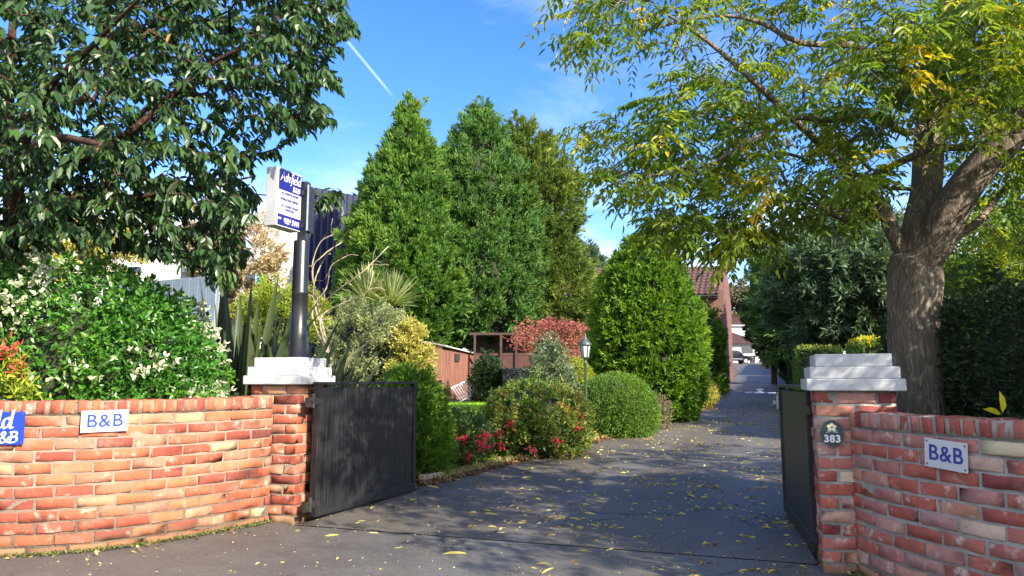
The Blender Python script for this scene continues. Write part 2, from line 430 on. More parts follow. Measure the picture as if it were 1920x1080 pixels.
M['leaf_yellow'] = leafmat('leaf_yellow', [(0, (.22, .22, .04)), (.5, (.46, .42, .09)), (1, (.60, .52, .16))], .35, .5)
M['leaf_maple'] = leafmat('leaf_maple', [(0, (.20, .062, .055)), (.6, (.37, .12, .10)), (1, (.47, .25, .15))], .4, .5, (1.3, .95, .85))
M['leaf_abelia'] = leafmat('leaf_abelia', [(0, (0.063, 0.133, 0.0252)), (0.45, (0.14, 0.224, 0.035)), (0.7, (0.392, 0.336, 0.07)), (1, (0.588, 0.21, 0.084))], .35, .45)
M['leaf_fuchsia'] = leafmat('leaf_fuchsia', [(0, (0.042, 0.084, 0.0252)), (0.6, (0.098, 0.168, 0.035)), (1, (0.224, 0.252, 0.056))], .3, .45)
M['flower_red'] = leafmat('flower_red', [(0, (.34, .012, .03)), (1, (.65, .04, .09))], .35, .5, (1.2, .8, .8))
M['leaf_flax'] = leafmat('leaf_flax', [(0, (.020, .034, .014)), (.5, (.045, .066, .026)), (.85, (.10, .115, .05)), (.97, (.16, .15, .06)), (1, (.40, .18, .03))], .15, .4, spec=.4)
M['leaf_cordyline'] = leafmat('leaf_cordyline', [(0, (.18, .24, .08)), (.6, (.38, .43, .17)), (1, (.58, .55, .26))], .3, .45)
M['leaf_dry'] = leafmat('leaf_dry', [(0, (.30, .22, .12)), (1, (.52, .40, .24))], .3, .7)
M['leaf_autumn'] = leafmat('leaf_autumn', [(0, (.10, .10, .05)), (.6, (.20, .17, .10)), (1, (.32, .24, .13))], .3, .7)
M['leaf_grass'] = leafmat('leaf_grass', [(0, (.17, .36, .02)), (.6, (.28, .50, .03)), (1, (.42, .55, .07))], .35, .6)
M['leaf_strawgrass'] = leafmat('leaf_strawgrass', [(0, (.22, .24, .06)), (1, (.50, .44, .17))], .3, .6)
M['leaf_litter'] = leafmat('leaf_litter', [(0, (.13, .07, .03)), (.35, (.26, .15, .06)), (.6, (.42, .33, .10)), (1, (.62, .55, .18))], .2, .5)
M['leaf_brownlitter'] = leafmat('leaf_brownlitter', [(0, (.08, .045, .028)), (.6, (.20, .10, .055)), (1, (.36, .22, .11))], .15, .7)


# ------------------------------------------------------------------ foliage helpers
def unit(a): return a / np.maximum(np.linalg.norm(a, axis=1, keepdims=True), 1e-9)


class SNoise:
    def __init__(s, seed, freq):
        r = np.random.default_rng(seed); s.k = r.normal(size=(8, 3)) * freq; s.p = r.uniform(0, 6.28, 8)

    def __call__(s, P): return np.sin(P @ s.k.T + s.p).mean(axis=1) * 1.6


def rdir(n): return unit(rng.normal(size=(n, 3)))


def leaves(name, P, A, L, W, mat, parent=None, tint=None, fold=.3, curl=.15, N=None, fine=False):
    """leaf blades: base P, axis A; 6-vertex folded blades, or 4-vertex kites when fine"""
    P = np.asarray(P, float); n = len(P); A = unit(np.asarray(A, float))
    if N is None: N = rdir(n)
    S = unit(np.cross(A, N)); N = np.cross(S, A)
    L = np.broadcast_to(L, n)[:, None]; W = np.broadcast_to(W, n)[:, None]
    if tint is None: tint = rng.random(n)
    base = np.array(parent.location) if parent is not None else np.zeros(3)
    P = P - base
    if fine:
        V = np.stack([P, P + A * L * .45 + S * W * .5 + N * W * fold * .5, P + A * L - N * curl * L, P + A * L * .45 - S * W * .5 + N * W * fold * .5], 1).reshape(-1, 3)
        Q = (np.arange(n) * 4)[:, None] + np.array([0, 1, 2, 3])[None]; k = 4
    else:
        up = N * W * fold * .5
        V = np.stack([P, P + A * L * .32 + S * W * .46 + up, P + A * L * .68 + S * W * .40 + up - N * curl * L * .35, P + A * L - N * curl * L,
                      P + A * L * .68 - S * W * .40 + up - N * curl * L * .35, P + A * L * .32 - S * W * .46 + up], 1).reshape(-1, 3)
        Q = ((np.arange(n) * 6)[:, None, None] + np.array([[0, 1, 2, 3], [0, 3, 4, 5]])[None]).reshape(-1, 4); k = 6
    me = raw_mesh(name, V, Q, np.repeat(np.clip(tint, 0, 1), k))
    return link(name, me, parent, [mat])


def fan(P, A, k, spread, step=0.0):
    """turn each spray into k leaflets fanned round its axis"""
    n = len(P)
    A2 = unit(np.repeat(A, k, 0) + rng.normal(size=(n * k, 3)) * spread)
    P2 = np.repeat(P, k, 0) + np.repeat(A, k, 0) * rng.uniform(0, step, (n * k, 1))
    return P2, A2


def core_mesh(name, prof, c, parent, mat, n=20, lump=None):
    mb = MB(); vs = []
    for r, z in prof:
        for i in range(n):
            a = 2 * math.pi * i / n
            vs.append((c[0] + r[0] * math.cos(a), c[1] + r[1] * math.sin(a), z))
    b = np.array(parent.location); vs = [tuple(np.array(v) - b) for v in vs]
    fs = [(j * n + i, j * n + (i + 1) % n, (j + 1) * n + (i + 1) % n, (j + 1) * n + i) for j in range(len(prof) - 1) for i in range(n)]
    fs += [tuple(range(n))[::-1], tuple(range((len(prof) - 1) * n, len(prof) * n))]
    mb.add(vs, fs, 0, True)
    return mb.build(name, mat, parent)


def profile_crown(parent, base, H, prof, sx, sy, n, L, W, mat, k=4, spread=.45, up=.5, out=1.0, lump=.10, lf=1.6, seed=1, step=.1, z0=0.0, depth=.30, core=.74, fine=True, coremat='core', name='crown', tb=.3, gaps=0.0, keep=None, droop=0.0, clumps=None):
    """foliage of a shaped plant: prof = [(height fraction, radius fraction)...] of half widths sx, sy"""
    hs_ = np.array([p[0] for p in prof]); rs = np.array([p[1] for p in prof])
    hh = np.linspace(0, 1, 200); rr = np.interp(hh, hs_, rs) + .05
    cdf = np.cumsum(rr); cdf /= cdf[-1]
    h = np.interp(rng.random(n), cdf, hh); a = rng.uniform(0, 2 * math.pi, n)
    r = np.interp(h, hs_, rs)
    drdh = np.interp(h, hh, np.gradient(np.interp(hh, hs_, rs), hh))
    D = np.stack([np.cos(a), np.sin(a), np.zeros(n)], 1)
    P0 = np.stack([D[:, 0] * r * sx, D[:, 1] * r * sy, h * H + z0], 1)
    nz = SNoise(seed, lf); nz2 = SNoise(seed + 50, lf * 3)
    lm = nz(P0) * lump + nz2(P0) * lump * .5
    q = rng.random(n) ** 2
    f = (1 + lm) * (1 - depth * q)
    # top cap: pull to the axis for flat tops
    P = np.stack([D[:, 0] * r * sx * f, D[:, 1] * r * sy * f, h * H + z0 + lm * .25 * sx], 1)
    slope = np.clip(-drdh * sx / H, -1.5, 2.5)
    Nrm = unit(np.stack([D[:, 0], D[:, 1], slope], 1))
    A = unit(Nrm * out + np.array([0, 0, up - droop]) + rng.normal(size=(n, 3)) * .35)
    t = np.clip(.38 + nz2(P0) * .16 + nz(P0) * .10 + rng.normal(size=n) * .15, 0, 1)
    if clumps:                 # fronds: bunches of sprays growing out of the crown
        m, Lc, wc = clumps
        ci = rng.integers(0, m, n); B, Ax = P[:m], A[:m]
        Ax = unit(Nrm[:m] * out + np.array([0, 0, up * 1.1 - droop]) + rng.normal(size=(m, 3)) * .30)
        sc = rng.uniform(.65, 1.35, m)
        B = np.stack([D[:m, 0] * (r * sx * (1 + lm))[:m], D[:m, 1] * (r * sy * (1 + lm))[:m], P0[:m, 2]], 1) - Nrm[:m] * (Lc * .62) - np.array([0, 0, Lc * up * .35])
        tt = rng.random(n) ** .8
        P = B[ci] + Ax[ci] * (tt * Lc * sc[ci])[:, None] + rng.normal(size=(n, 3)) * (wc * (1 - .72 * tt) * sc[ci])[:, None]
        A = unit(Ax[ci] * .9 + (P - B[ci]) * .8 / Lc + rng.normal(size=(n, 3)) * .25)
        t = np.clip(.22 + .30 * tt + nz(P0)[:m][ci] * .14 + (rng.normal(size=m) * .10)[ci] + rng.normal(size=n) * .10, 0, 1)
    ok = np.ones(n, bool)
    if gaps: ok &= (nz2(P0 * 1.3 + 3) > -1 + gaps)
    P = P + np.array(base)
    if keep is not None: ok &= keep(P)
    P, A, t = P[ok], A[ok], t[ok]
    P2, A2 = fan(P, A, k, spread, step)
    m = len(P2)
    o = leaves(name, P2, A2, L * rng.uniform(.7, 1.3, m), W * rng.uniform(.7, 1.3, m), mat, parent, np.repeat(t, k) + rng.normal(size=m) * .06, fine=fine)
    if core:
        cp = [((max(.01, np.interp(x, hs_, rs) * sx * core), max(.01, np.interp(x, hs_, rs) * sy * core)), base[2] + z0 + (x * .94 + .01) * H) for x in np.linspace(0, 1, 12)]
        core_mesh('branches', cp, base, parent, M[coremat])  # solid dark core added inside the foliage to block light
    return o


DOME = [(0, .72), (.12, .9), (.35, 1), (.6, .95), (.8, .75), (.92, .48), (1, .05)]
BALL = [(0, .35), (.15, .75), (.35, .97), (.55, 1), (.75, .85), (.9, .55), (1, .08)]


class Skel:
    def __init__(s): s.p, s.par, s.minr = [], [], []

    def node(s, p, par, r=0.0):
        s.p.append(np.asarray(p, float)); s.par.append(par); s.minr.append(r); return len(s.p) - 1

    def path(s, pts, rs, par=-1, sub=4):
        pts = [np.asarray(p, float) for p in pts]; last = par
        start = 0
        if par >= 0: pts = [s.p[par]] + pts; rs = [rs[0]] + list(rs)
        n = len(pts)
        for i in range(n - 1):
            p0, p1, p2, p3 = pts[max(i - 1, 0)], pts[i], pts[i + 1], pts[min(i + 2, n - 1)]
            for j in range(sub + (1 if i == n - 2 else 0)):
                if par >= 0 and i == 0 and j == 0: continue
                t = j / sub
                q = .5 * ((2 * p1) + (-p0 + p2) * t + (2 * p0 - 5 * p1 + 4 * p2 - p3) * t * t + (-p0 + 3 * p1 - 3 * p2 + p3) * t ** 3)
                last = s.node(q, last, rs[i] * (1 - t) + rs[min(i + 1, n - 1)] * t)
        return last

    def grow(s, attractors, root, step=.2, jit=.03, sag=.0, skip=0):
        order = np.argsort(np.linalg.norm(attractors - root, axis=1))
        tips = []
        for i in order:
            a = attractors[i]
            arr = np.array(s.p[skip:]); d = np.linalg.norm(arr - a, axis=1)
            up = np.maximum(0, arr[:, 2] - a[2])
            j = int(np.argmin(d + .25 * np.linalg.norm(arr - root, axis=1) + .2 * up)) + skip
            b = s.p[j]; k = max(2, int(np.linalg.norm(a - b) / step)); last = j
            bow = np.array([0, 0, .12 * np.linalg.norm(a - b)])
            chain = []
            for t in range(1, k + 1):
                f = t / k
                q = b * (1 - f) + a * f + bow * 4 * f * (1 - f) * (1 if sag >= 0 else -1) + rng.normal(size=3) * jit * (1 if t < k else .3)
                q[2] -= abs(sag) * f * f
                last = s.node(q, last); chain.append(last)
            tips.append(chain)
        return tips

    def radii(s, tip=.0035, e=2.35):
        n = len(s.p); acc = np.zeros(n); r = np.zeros(n)
        for i in range(n - 1, -1, -1):
            r[i] = max(acc[i] ** (1 / e) if acc[i] > 0 else tip, tip)
            if s.minr[i] > 0: r[i] = s.minr[i]
            if s.par[i] >= 0: acc[s.par[i]] += min(r[i], .06) ** e
        return r

    def mesh(s, name, mat, parent, seed=3, big=.09):
        r = s.radii(); n = len(s.p)
        kids = [[] for _ in range(n)]
        for i, p in enumerate(s.par):
            if p >= 0: kids[p].append(i)
        V, Q = [], []; nv = 0; nz = SNoise(seed, 5.0)
        starts = [i for i in range(n) if s.par[i] < 0]
        b = np.array(parent.location)
        while starts:
            c = starts.pop(); chain = [] if s.par[c] < 0 else [s.par[c]]
            cur = c
            while True:
                chain.append(cur)
                if not kids[cur]: break
                nx = max(kids[cur], key=lambda k: r[k] + (1 if s.minr[k] > 0 and s.minr[cur] > 0 and k == cur + 1 else 0))
                starts += [k for k in kids[cur] if k != nx]; cur = nx
            P = np.array([s.p[i] for i in chain]); rr = np.array([r[i] for i in chain])
            if s.par[c] >= 0: rr[0] = min(rr[0], rr[1] * 1.25)
            m = 22 if rr.max() > big else (8 if rr.max() > .03 else (5 if rr.max() > .009 else 3))
            T = unit(np.gradient(P, axis=0)) if len(P) > 1 else np.array([[0, 0, 1.]])
            x = np.cross(T[0], [.3, .9, .1]); x /= np.linalg.norm(x)
            for k in range(len(P)):
                x = x - T[k] * (x @ T[k]); x /= max(1e-9, np.linalg.norm(x)); y = np.cross(T[k], x)
                ang = np.arange(m) * 2 * math.pi / m
                ring = np.outer(np.cos(ang), x) + np.outer(np.sin(ang), y)
                rad = rr[k] * np.ones(m)
                if m == 22: rad = rad * (1 + .07 * nz(P[k] * .8 + ring * .6) + .05 * np.sin(ang * 5 + P[k][2] * .7))
                V.append(P[k] + ring * rad[:, None] - b)
                if k:
                    a0 = nv + (k - 1) * m + np.arange(m); a1 = nv + (k - 1) * m + (np.arange(m) + 1) % m
                    Q.append(np.stack([a0, a1, a1 + m, a0 + m], 1))
            nv += len(P) * m
        me = raw_mesh(name, np.concatenate(V), np.concatenate(Q), smooth=True)
        return link(name, me, parent, [mat])


def in_poly(u, v, poly):
    c = np.zeros(len(u), bool); n = len(poly)
    for i in range(n):
        x0, y0 = poly[i]; x1, y1 = poly[(i + 1) % n]
        hit = ((y0 > v) != (y1 > v)) & (u < (x1 - x0) * (v - y0) / (y1 - y0 + 1e-9) + x0)
        c ^= hit
    return c


def sample_poly(poly, n, ylo, yhi):
    xs, ys = zip(*poly); us, vs = [], []
    while len(us) < n:
        u = rng.uniform(min(xs), max(xs), n * 2); v = rng.uniform(min(ys), max(ys), n * 2)
        k = in_poly(u, v, poly); us += list(u[k]); vs += list(v[k])
    out = []
    for u, v in zip(us[:n], vs[:n]):
        y0 = ylo(u) if callable(ylo) else ylo; y1 = yhi(u) if callable(yhi) else yhi
        out.append(at(u, v, rng.uniform(y0, y1)))
    return np.array(out)


# ------------------------------------------------------------------ the lie of the land
def gz(y):
    y = np.asarray(y, float)
    s = .026 * np.clip(y - 6, 0, 36) + .0405 * np.clip(y - 42, 0, None)
    return s


def gzf(y): return float(gz(y))


LEFT = np.array([(-1.66, 5.9), (-1.25, 7.0), (-.95, 7.6), (-.13, 9.1), (1.15, 11.5), (2.75, 14.8), (6.8, 25.7), (11.55, 40.5), (18.2, 60), (28.6, 98), (28.6, 112)])
RIGHT = np.array([(1.84, 4.66), (2.10, 5.6), (2.35, 6.5), (3.3, 9.2), (4.9, 13.2), (7.1, 19), (9.9, 26.5), (13.3, 36), (15.4, 42), (21.0, 60), (33.8, 98), (40, 112)])


def sheet(name, rows, mat, dz, kind='structure', nx=6):
    V, Fq = [], []
    for (a, b) in rows:
        for i in range(nx + 1):
            t = i / nx; x = a[0] * (1 - t) + b[0] * t; y = a[1] * (1 - t) + b[1] * t
            V.append((x, y, gzf(y) + dz))
    for j in range(len(rows) - 1):
        for i in range(nx): Fq.append((j * (nx + 1) + i, j * (nx + 1) + i + 1, (j + 1) * (nx + 1) + i + 1, (j + 1) * (nx + 1) + i))
    me = raw_mesh(name, np.array(V), np.array(Fq), smooth=True)
    return tag(link(name, me, None, [mat]), kind=kind)


def interp_edge(E, s):
    d = np.concatenate([[0], np.cumsum(np.linalg.norm(np.diff(E, axis=0), axis=1))]); d /= d[-1]
    return np.stack([np.interp(s, d, E[:, 0]), np.interp(s, d, E[:, 1])], 1)


def ground():
    ys = np.concatenate([np.linspace(-30, 5, 8), np.linspace(6, 50, 45), np.linspace(55, 400, 40)])
    xs = np.concatenate([np.linspace(-300, -20, 12), np.linspace(-18, 40, 30), np.linspace(45, 300, 12)])
    V = [(x, y, gzf(min(y, 140)) - .012) for y in ys for x in xs]
    n = len(xs)
    Q = [(j * n + i, j * n + i + 1, (j + 1) * n + i + 1, (j + 1) * n + i) for j in range(len(ys) - 1) for i in range(n - 1)]
    tag(link('ground', raw_mesh('ground', np.array(V), np.array(Q), smooth=True), None, [M['soil']]), kind='structure')


ground()
ss = np.linspace(0, 1, 160) ** 1.7
le, re_ = interp_edge(LEFT, ss), interp_edge(RIGHT, ss)
wob = rng.normal(size=(160, 1)) * .03
sheet('driveway', [(a + (-w_[0], 0), b) for a, b, w_ in zip(le, re_, wob)], M['drive_asphalt'], .002)
# pavement outside the gate, butting the driveway along a tar joint
sheet('pavement', [((-30, -12), (30, -12)), ((-12, 2), (12, 2)), ((-5.2, 4.6), (3.4, 3.2)), ((-1.68, 5.875), (1.83, 4.635))], M['pavement_asphalt'], .003, nx=10)
sheet('pavement_edge', [((-12, 3.0), (-3.6, 4.2)), ((-12, 5.4), (-1.72, 5.86)), ((-12, 5.9), (-1.69, 6.4))], M['pavement_asphalt'], -.003)
# lawn base
sheet('lawn', [((-4.5, 8.0), (-1.45, 8.0)), ((-4.5, 9.5), (-.55, 9.5)), ((-5, 12), (.8, 12)), ((-5, 16), (2.6, 16)), ((-5.5, 20), (3.8, 20)), ((-6, 22.6), (4.4, 22.6))], M['turf'], .006)

# ------------------------------------------------------------------ brickwork
def brick_template(nx=5, ny=2, nz=3):
    pts, idx = [], {}
    def vid(i, j, k):
        if (i, j, k) not in idx: idx[(i, j, k)] = len(pts); pts.append((i, j, k))
        return idx[(i, j, k)]
    fs = []
    for i in range(nx):
        for j in range(ny):
            fs.append((vid(i, j, 0), vid(i, j + 1, 0), vid(i + 1, j + 1, 0), vid(i + 1, j, 0)))
            fs.append((vid(i, j, nz), vid(i + 1, j, nz), vid(i + 1, j + 1, nz), vid(i, j + 1, nz)))
        for k in range(nz):
            fs.append((vid(i, 0, k), vid(i + 1, 0, k), vid(i + 1, 0, k + 1), vid(i, 0, k + 1)))
            fs.append((vid(i, ny, k), vid(i, ny, k + 1), vid(i + 1, ny, k + 1), vid(i + 1, ny, k)))
    for j in range(ny):
        for k in range(nz):
            fs.append((vid(0, j, k), vid(0, j, k + 1), vid(0, j + 1, k + 1), vid(0, j + 1, k)))
            fs.append((vid(nx, j, k), vid(nx, j + 1, k), vid(nx, j + 1, k + 1), vid(nx, j, k + 1)))
    return np.array(pts), np.array(fs), (nx, ny, nz)


BT = brick_template()


def brick(x0, x1, y0, y1, z0, z1, bev=.0055, amp=.0022):
    """one worn brick with chamfered, slightly lumpy faces"""
    pts, fs, (nx, ny, nz) = BT
    def axis(n, a, b): return np.concatenate([[a], np.linspace(a + bev, b - bev, n - 1), [b]]) if n > 2 else np.array([a, (a + b) / 2, b])
    X, Y, Z = axis(nx, x0, x1), axis(ny, y0, y1), axis(nz, z0, z1)
    V = np.stack([X[pts[:, 0]], Y[pts[:, 1]], Z[pts[:, 2]]], 1)
    ext = np.stack([(pts[:, 0] == 0) * 1. - (pts[:, 0] == nx), (pts[:, 1] == 0) * 1. - (pts[:, 1] == ny), (pts[:, 2] == 0) * 1. - (pts[:, 2] == nz)], 1)
    cnt = np.abs(ext).sum(1)
    V += ext * ((cnt >= 2) * bev * .55)[:, None]
    V += rng.normal(size=V.shape) * amp
    V += rng.normal(size=3) * np.array([.001, .0018, .001])
    if rng.random() < .28:        # chipped corner
        c = V[rng.integers(len(V))]; d = np.linalg.norm(V - c, axis=1)
        V += (np.array([(x0 + x1) / 2, (y0 + y1) / 2, (z0 + z1) / 2]) - V) * (np.clip(1 - d / .022, 0, 1) * .16)[:, None]
    return V, fs


class Bricks:
    def __init__(s): s.V, s.F, s.T, s.M, s.n = [], [], [], [], 0

    def add(s, V, Fq, t, m=0):
        s.V.append(V); s.F.append(np.asarray(Fq) + s.n); s.T.append(np.full(len(V), t)); s.M.append(np.full(len(Fq), m)); s.n += len(V)

    def build(s, name, mats, parent):
        me = raw_mesh(name, np.concatenate(s.V), np.concatenate(s.F), np.concatenate(s.T), np.concatenate(s.M), True)
        a = me.attributes
        o = link(name, me, parent, mats)
        return o


def tintpick(): return float(np.clip(rng.beta(2.0, 2.2), 0, 1)) if rng.random() > .07 else float(rng.uniform(.80, 1))


class Path:
    def __init__(s, pts):
        P = np.array(pts, float); out = []
        n = len(P)
        for i in range(n - 1):
            p0, p1, p2, p3 = P[max(i - 1, 0)], P[i], P[i + 1], P[min(i + 2, n - 1)]
            for t in np.linspace(0, 1, 24, endpoint=i == n - 2):
                out.append(.5 * ((2 * p1) + (-p0 + p2) * t + (2 * p0 - 5 * p1 + 4 * p2 - p3) * t * t + (-p0 + 3 * p1 - 3 * p2 + p3) * t ** 3))
        s.P = np.array(out); s.d = np.concatenate([[0], np.cumsum(np.linalg.norm(np.diff(s.P, axis=0), axis=1))]); s.len = s.d[-1]
        T = np.gradient(s.P, axis=0); s.T = T / np.linalg.norm(T, axis=1, keepdims=True)

    def map(s, V):
        """V columns: distance along, depth behind the face, height"""
        x = np.interp(V[:, 0], s.d, s.P[:, 0]); y = np.interp(V[:, 0], s.d, s.P[:, 1])
        over = V[:, 0] - np.clip(V[:, 0], 0, s.len)
        tx = np.interp(V[:, 0], s.d, s.T[:, 0]); ty = np.interp(V[:, 0], s.d, s.T[:, 1])
        nx, ny = -ty, tx                    # behind the face (left of travel)
        return np.stack([x + tx * over + nx * V[:, 1], y + ty * over + ny * V[:, 1], V[:, 2]], 1)

    def at(s, d, out=0.0, z=0.0): return s.map(np.array([[d, -out, z]]))[0]

    def ang(s, d): return math.atan2(np.interp(d, s.d, s.T[:, 1]), np.interp(d, s.d, s.T[:, 0]))


def wall(path, courses, pitch, cop_h, mats, label, base, z0=-.03):
    t = thing('brick_wall', base, 0, label, 'wall')
    b = Bricks(); L = path.len; bo = np.array(base)
    for k in range(courses):
        z = z0 + k * pitch + .005; s = -(.1125 if k % 2 else 0) + rng.uniform(-.012, .012)
        while s < L - .02:
            ln = .215 + rng.normal() * .003
            a, e = max(s, 0), min(s + ln, L)
            if e - a > .04:
                V, Fq = brick(a, e, -.001 + rng.normal() * .0012, .095, z, z + pitch - .011 + rng.normal() * .0012)
                b.add(path.map(V) - bo, Fq, tintpick())
            s += ln + .011 + rng.normal() * .001
    ztop = z0 + courses * pitch
    def strip(o0, o1, za, zb, mi):
        n = 140; sv = np.linspace(0, L, n); V = []
        for x in sv: V += [(x, o0, za), (x, o1, za), (x, o1, zb), (x, o0, zb)]
        V = np.array(V); V[:, 1] += rng.normal(size=len(V)) * .0006
        Q = []
        for i in range(n - 1):
            for j in range(4): Q.append((i * 4 + j, i * 4 + (j + 1) % 4, (i + 1) * 4 + (j + 1) % 4, (i + 1) * 4 + j))
        Q += [(0, 1, 2, 3), ((n - 1) * 4 + 3, (n - 1) * 4 + 2, (n - 1) * 4 + 1, (n - 1) * 4)]
        return path.map(V) - bo, Q
    V, Q = strip(.0055, .212, z0 - .1, ztop, 1); b.add(V, Q, .5, 1)
    b.build('brickwork', mats, t)
    c = Bricks(); s = .002
    while s < L - .03:
        wd = .066 + rng.normal() * .0025
        e = min(s + wd, L)
        V, Fq = brick(s, e, -.006 + rng.normal() * .003, .218, ztop + .004, ztop + cop_h + rng.normal() * .003, .010, .0022)
        c.add(path.map(V) - bo, Fq, tintpick() * .9); s += wd + .0115
    V, Q = strip(.003, .210, ztop, ztop + cop_h - .006, 1); c.add(V, Q, .5, 1)
    c.build('coping', mats, t)
    return t


def pillar(corner, rz, courses, pitch, mats, label, z0=0.0, tiers=((.53, .07), (.485, .07), (.415, .075))):
    """corner = front left corner seen from the road; local x runs along the front"""
    t = thing('gate_pillar', (corner[0], corner[1], z0), rz, label, 'pillar', 'gate pillars')
    S = .44; b = Bricks()
    for k in range(courses):
        za = -.02 + k * pitch + .005; zb = za + pitch - .011
        if k % 2 == 0: bl = [(0, .215, 0, .1025), (.225, S, 0, .1025), (0, .215, S - .1025, S), (.225, S, S - .1025, S), (0, .1025, .1125, S - .1125), (S - .1025, S, .1125, S - .1125)]
        else: bl = [(0, .1025, 0, .215), (0, .1025, .225, S), (S - .1025, S, 0, .215), (S - .1025, S, .225, S), (.1125, S - .1125, 0, .1025), (.1125, S - .1125, S - .1025, S)]
        for (x0, x1, y0, y1) in bl:
            V, Fq = brick(x0, x1, y0, y1, za, zb); b.add(V, Fq, tintpick())
    mb = MB().box(.006, S - .006, .006, S - .006, -.15, courses * pitch - .02)
    b.add(np.array(mb.v), np.array(mb.f), .5, 1)
    b.build('brick_shaft', mats, t)
    z = courses * pitch - .018; c = MB()
    for wd, h in tiers:
        a = (S - wd) / 2
        c.box(a, S - a, a, S - a, z, z + h); z += h + .0003
    c.build('cap', M['white_paint'], t, .006, 2)
    return t, z


WARM = [M['brick_warm'], M['mortar']]; AGED = [M['brick_aged'], M['mortar_aged']]
DRZ = math.atan2(-.300, .954)
pathL = Path([(-6.4, 4.95), (-5.0, 4.80), (-3.9, 4.77), (-3.30, 4.82), (-2.95, 4.90), (-2.62, 5.06), (-2.34, 5.34), (-2.10, 5.68), (-1.90, 6.0)])
wall(pathL, 12, .0745, .095, WARM, 'low curved wall of sunlit orange bricks with three signs side by side... left of the gate', (-3.3, 4.82, 0), -.02)
bpy.data.objects['brick_wall']['label'] = 'low curved orange brick wall in dappled sun, under the flowering white and green shrub'
pathR = Path([(1.965, 4.41), (1.970, 4.28), (2.0, 4.07), (2.06, 3.83), (2.14, 3.60), (2.25, 3.37), (2.39, 3.14), (2.60, 2.90), (3.1, 2.5), (3.9, 2.1)])
wall(pathR, 11, .0755, .092, AGED, 'low curved wall of weathered purple red bricks in shade, in front of the ash trunk', (2.0, 4.1, 0), .0)
CL = np.array((-1.69, 5.95)); FX = np.array((.954, -.300)); BK = np.array((.300, .954))
pl_, zl = pillar(CL - FX * .44, DRZ, 14, .0775, WARM, 'brick gate pillar carrying the black sign pole on its white stepped cap')
CR = np.array((1.79, 4.46))
pr_, zr = pillar(CR, DRZ, 14, .0755, AGED, 'brick gate pillar bearing the oval 383 plaque, with white stepped cap')

# ------------------------------------------------------------------ lettering
_dg = None


def text_mesh(body, size, bold=0.0, shear=0.0, sx=1.0, depth=.0008, align='CENTER'):
    cu = bpy.data.curves.new('txt', 'FONT'); cu.body = body; cu.size = size; cu.offset = bold; cu.shear = shear
    cu.extrude = depth; cu.space_character = 1.08; cu.align_x = align; cu.align_y = 'CENTER'; cu.resolution_u = 6
    o = bpy.data.objects.new('txt', cu); COL.objects.link(o)
    bpy.context.view_layer.update()
    dg = bpy.context.evaluated_depsgraph_get()
    me = bpy.data.meshes.new_from_object(o.evaluated_get(dg))
    bpy.data.objects.remove(o); bpy.data.curves.remove(cu)
    for v in me.vertices: v.co.x *= sx
    return me


def put_text(body, size, x, z, y, mat, parent, bold=0.0, shear=0.0, sx=1.0, align='CENTER', name='lettering'):
    """text facing -Y of its parent"""
    me = text_mesh(body, size, bold, shear, sx, align=align)
    me.transform(Matrix.Translation((x, y, z)) @ Matrix.Rotation(math.pi / 2, 4, 'X'))
    return link(name, me, parent, [mat])


# calligraphic letters drawn with a slanted nib, for the italic name on the signs
GLY = {
    'A': (.72, [[(.0, .0), (.12, .10), (.46, .72), (.50, .72)], [(.50, .74), (.58, .35), (.66, .04), (.74, .0)], [(.20, .27), (.60, .27)]]),
    's': (.36, [[(.36, .40), (.26, .46), (.14, .40), (.18, .29), (.30, .20), (.30, .06), (.16, .0), (.03, .06)]]),
    'h': (.50, [[(.16, .78), (.12, .70), (.08, .30), (.03, .0)], [(.07, .28), (.22, .44), (.36, .44), (.38, .32), (.34, .05), (.44, .03)]]),
    'f': (.36, [[(.50, .74), (.38, .80), (.28, .66), (.20, .20), (.12, -.16), (.0, -.20)], [(.06, .43), (.42, .43)]]),
    'i': (.22, [[(.10, .44), (.12, .40), (.07, .06), (.18, .04)], [(.16, .60), (.18, .63)]]),
    'e': (.42, [[(.08, .22), (.32, .28), (.34, .40), (.22, .46), (.08, .34), (.06, .12), (.18, .0), (.36, .08)]]),
    'l': (.24, [[(.18, .78), (.14, .60), (.08, .08), (.20, .04)]]),
    'd': (.52, [[(.38, .36), (.28, .45), (.12, .38), (.05, .16), (.13, .01), (.28, .10), (.38, .30)], [(.50, .78), (.44, .50), (.38, .06), (.48, .03)]]),
    'B': (.56, [[(.16, .68), (.10, .30), (.04, .0)], [(.06, .68), (.34, .70), (.46, .58), (.36, .40), (.14, .37)], [(.30, .38), (.46, .30), (.42, .08), (.22, .0), (.0, .0)]]),
    '&': (.62, [[(.60, .36), (.50, .14), (.30, .0), (.10, .04), (.08, .22), (.34, .46), (.38, .62), (.26, .70), (.18, .58), (.26, .36), (.46, .10), (.62, .0)]]),
}


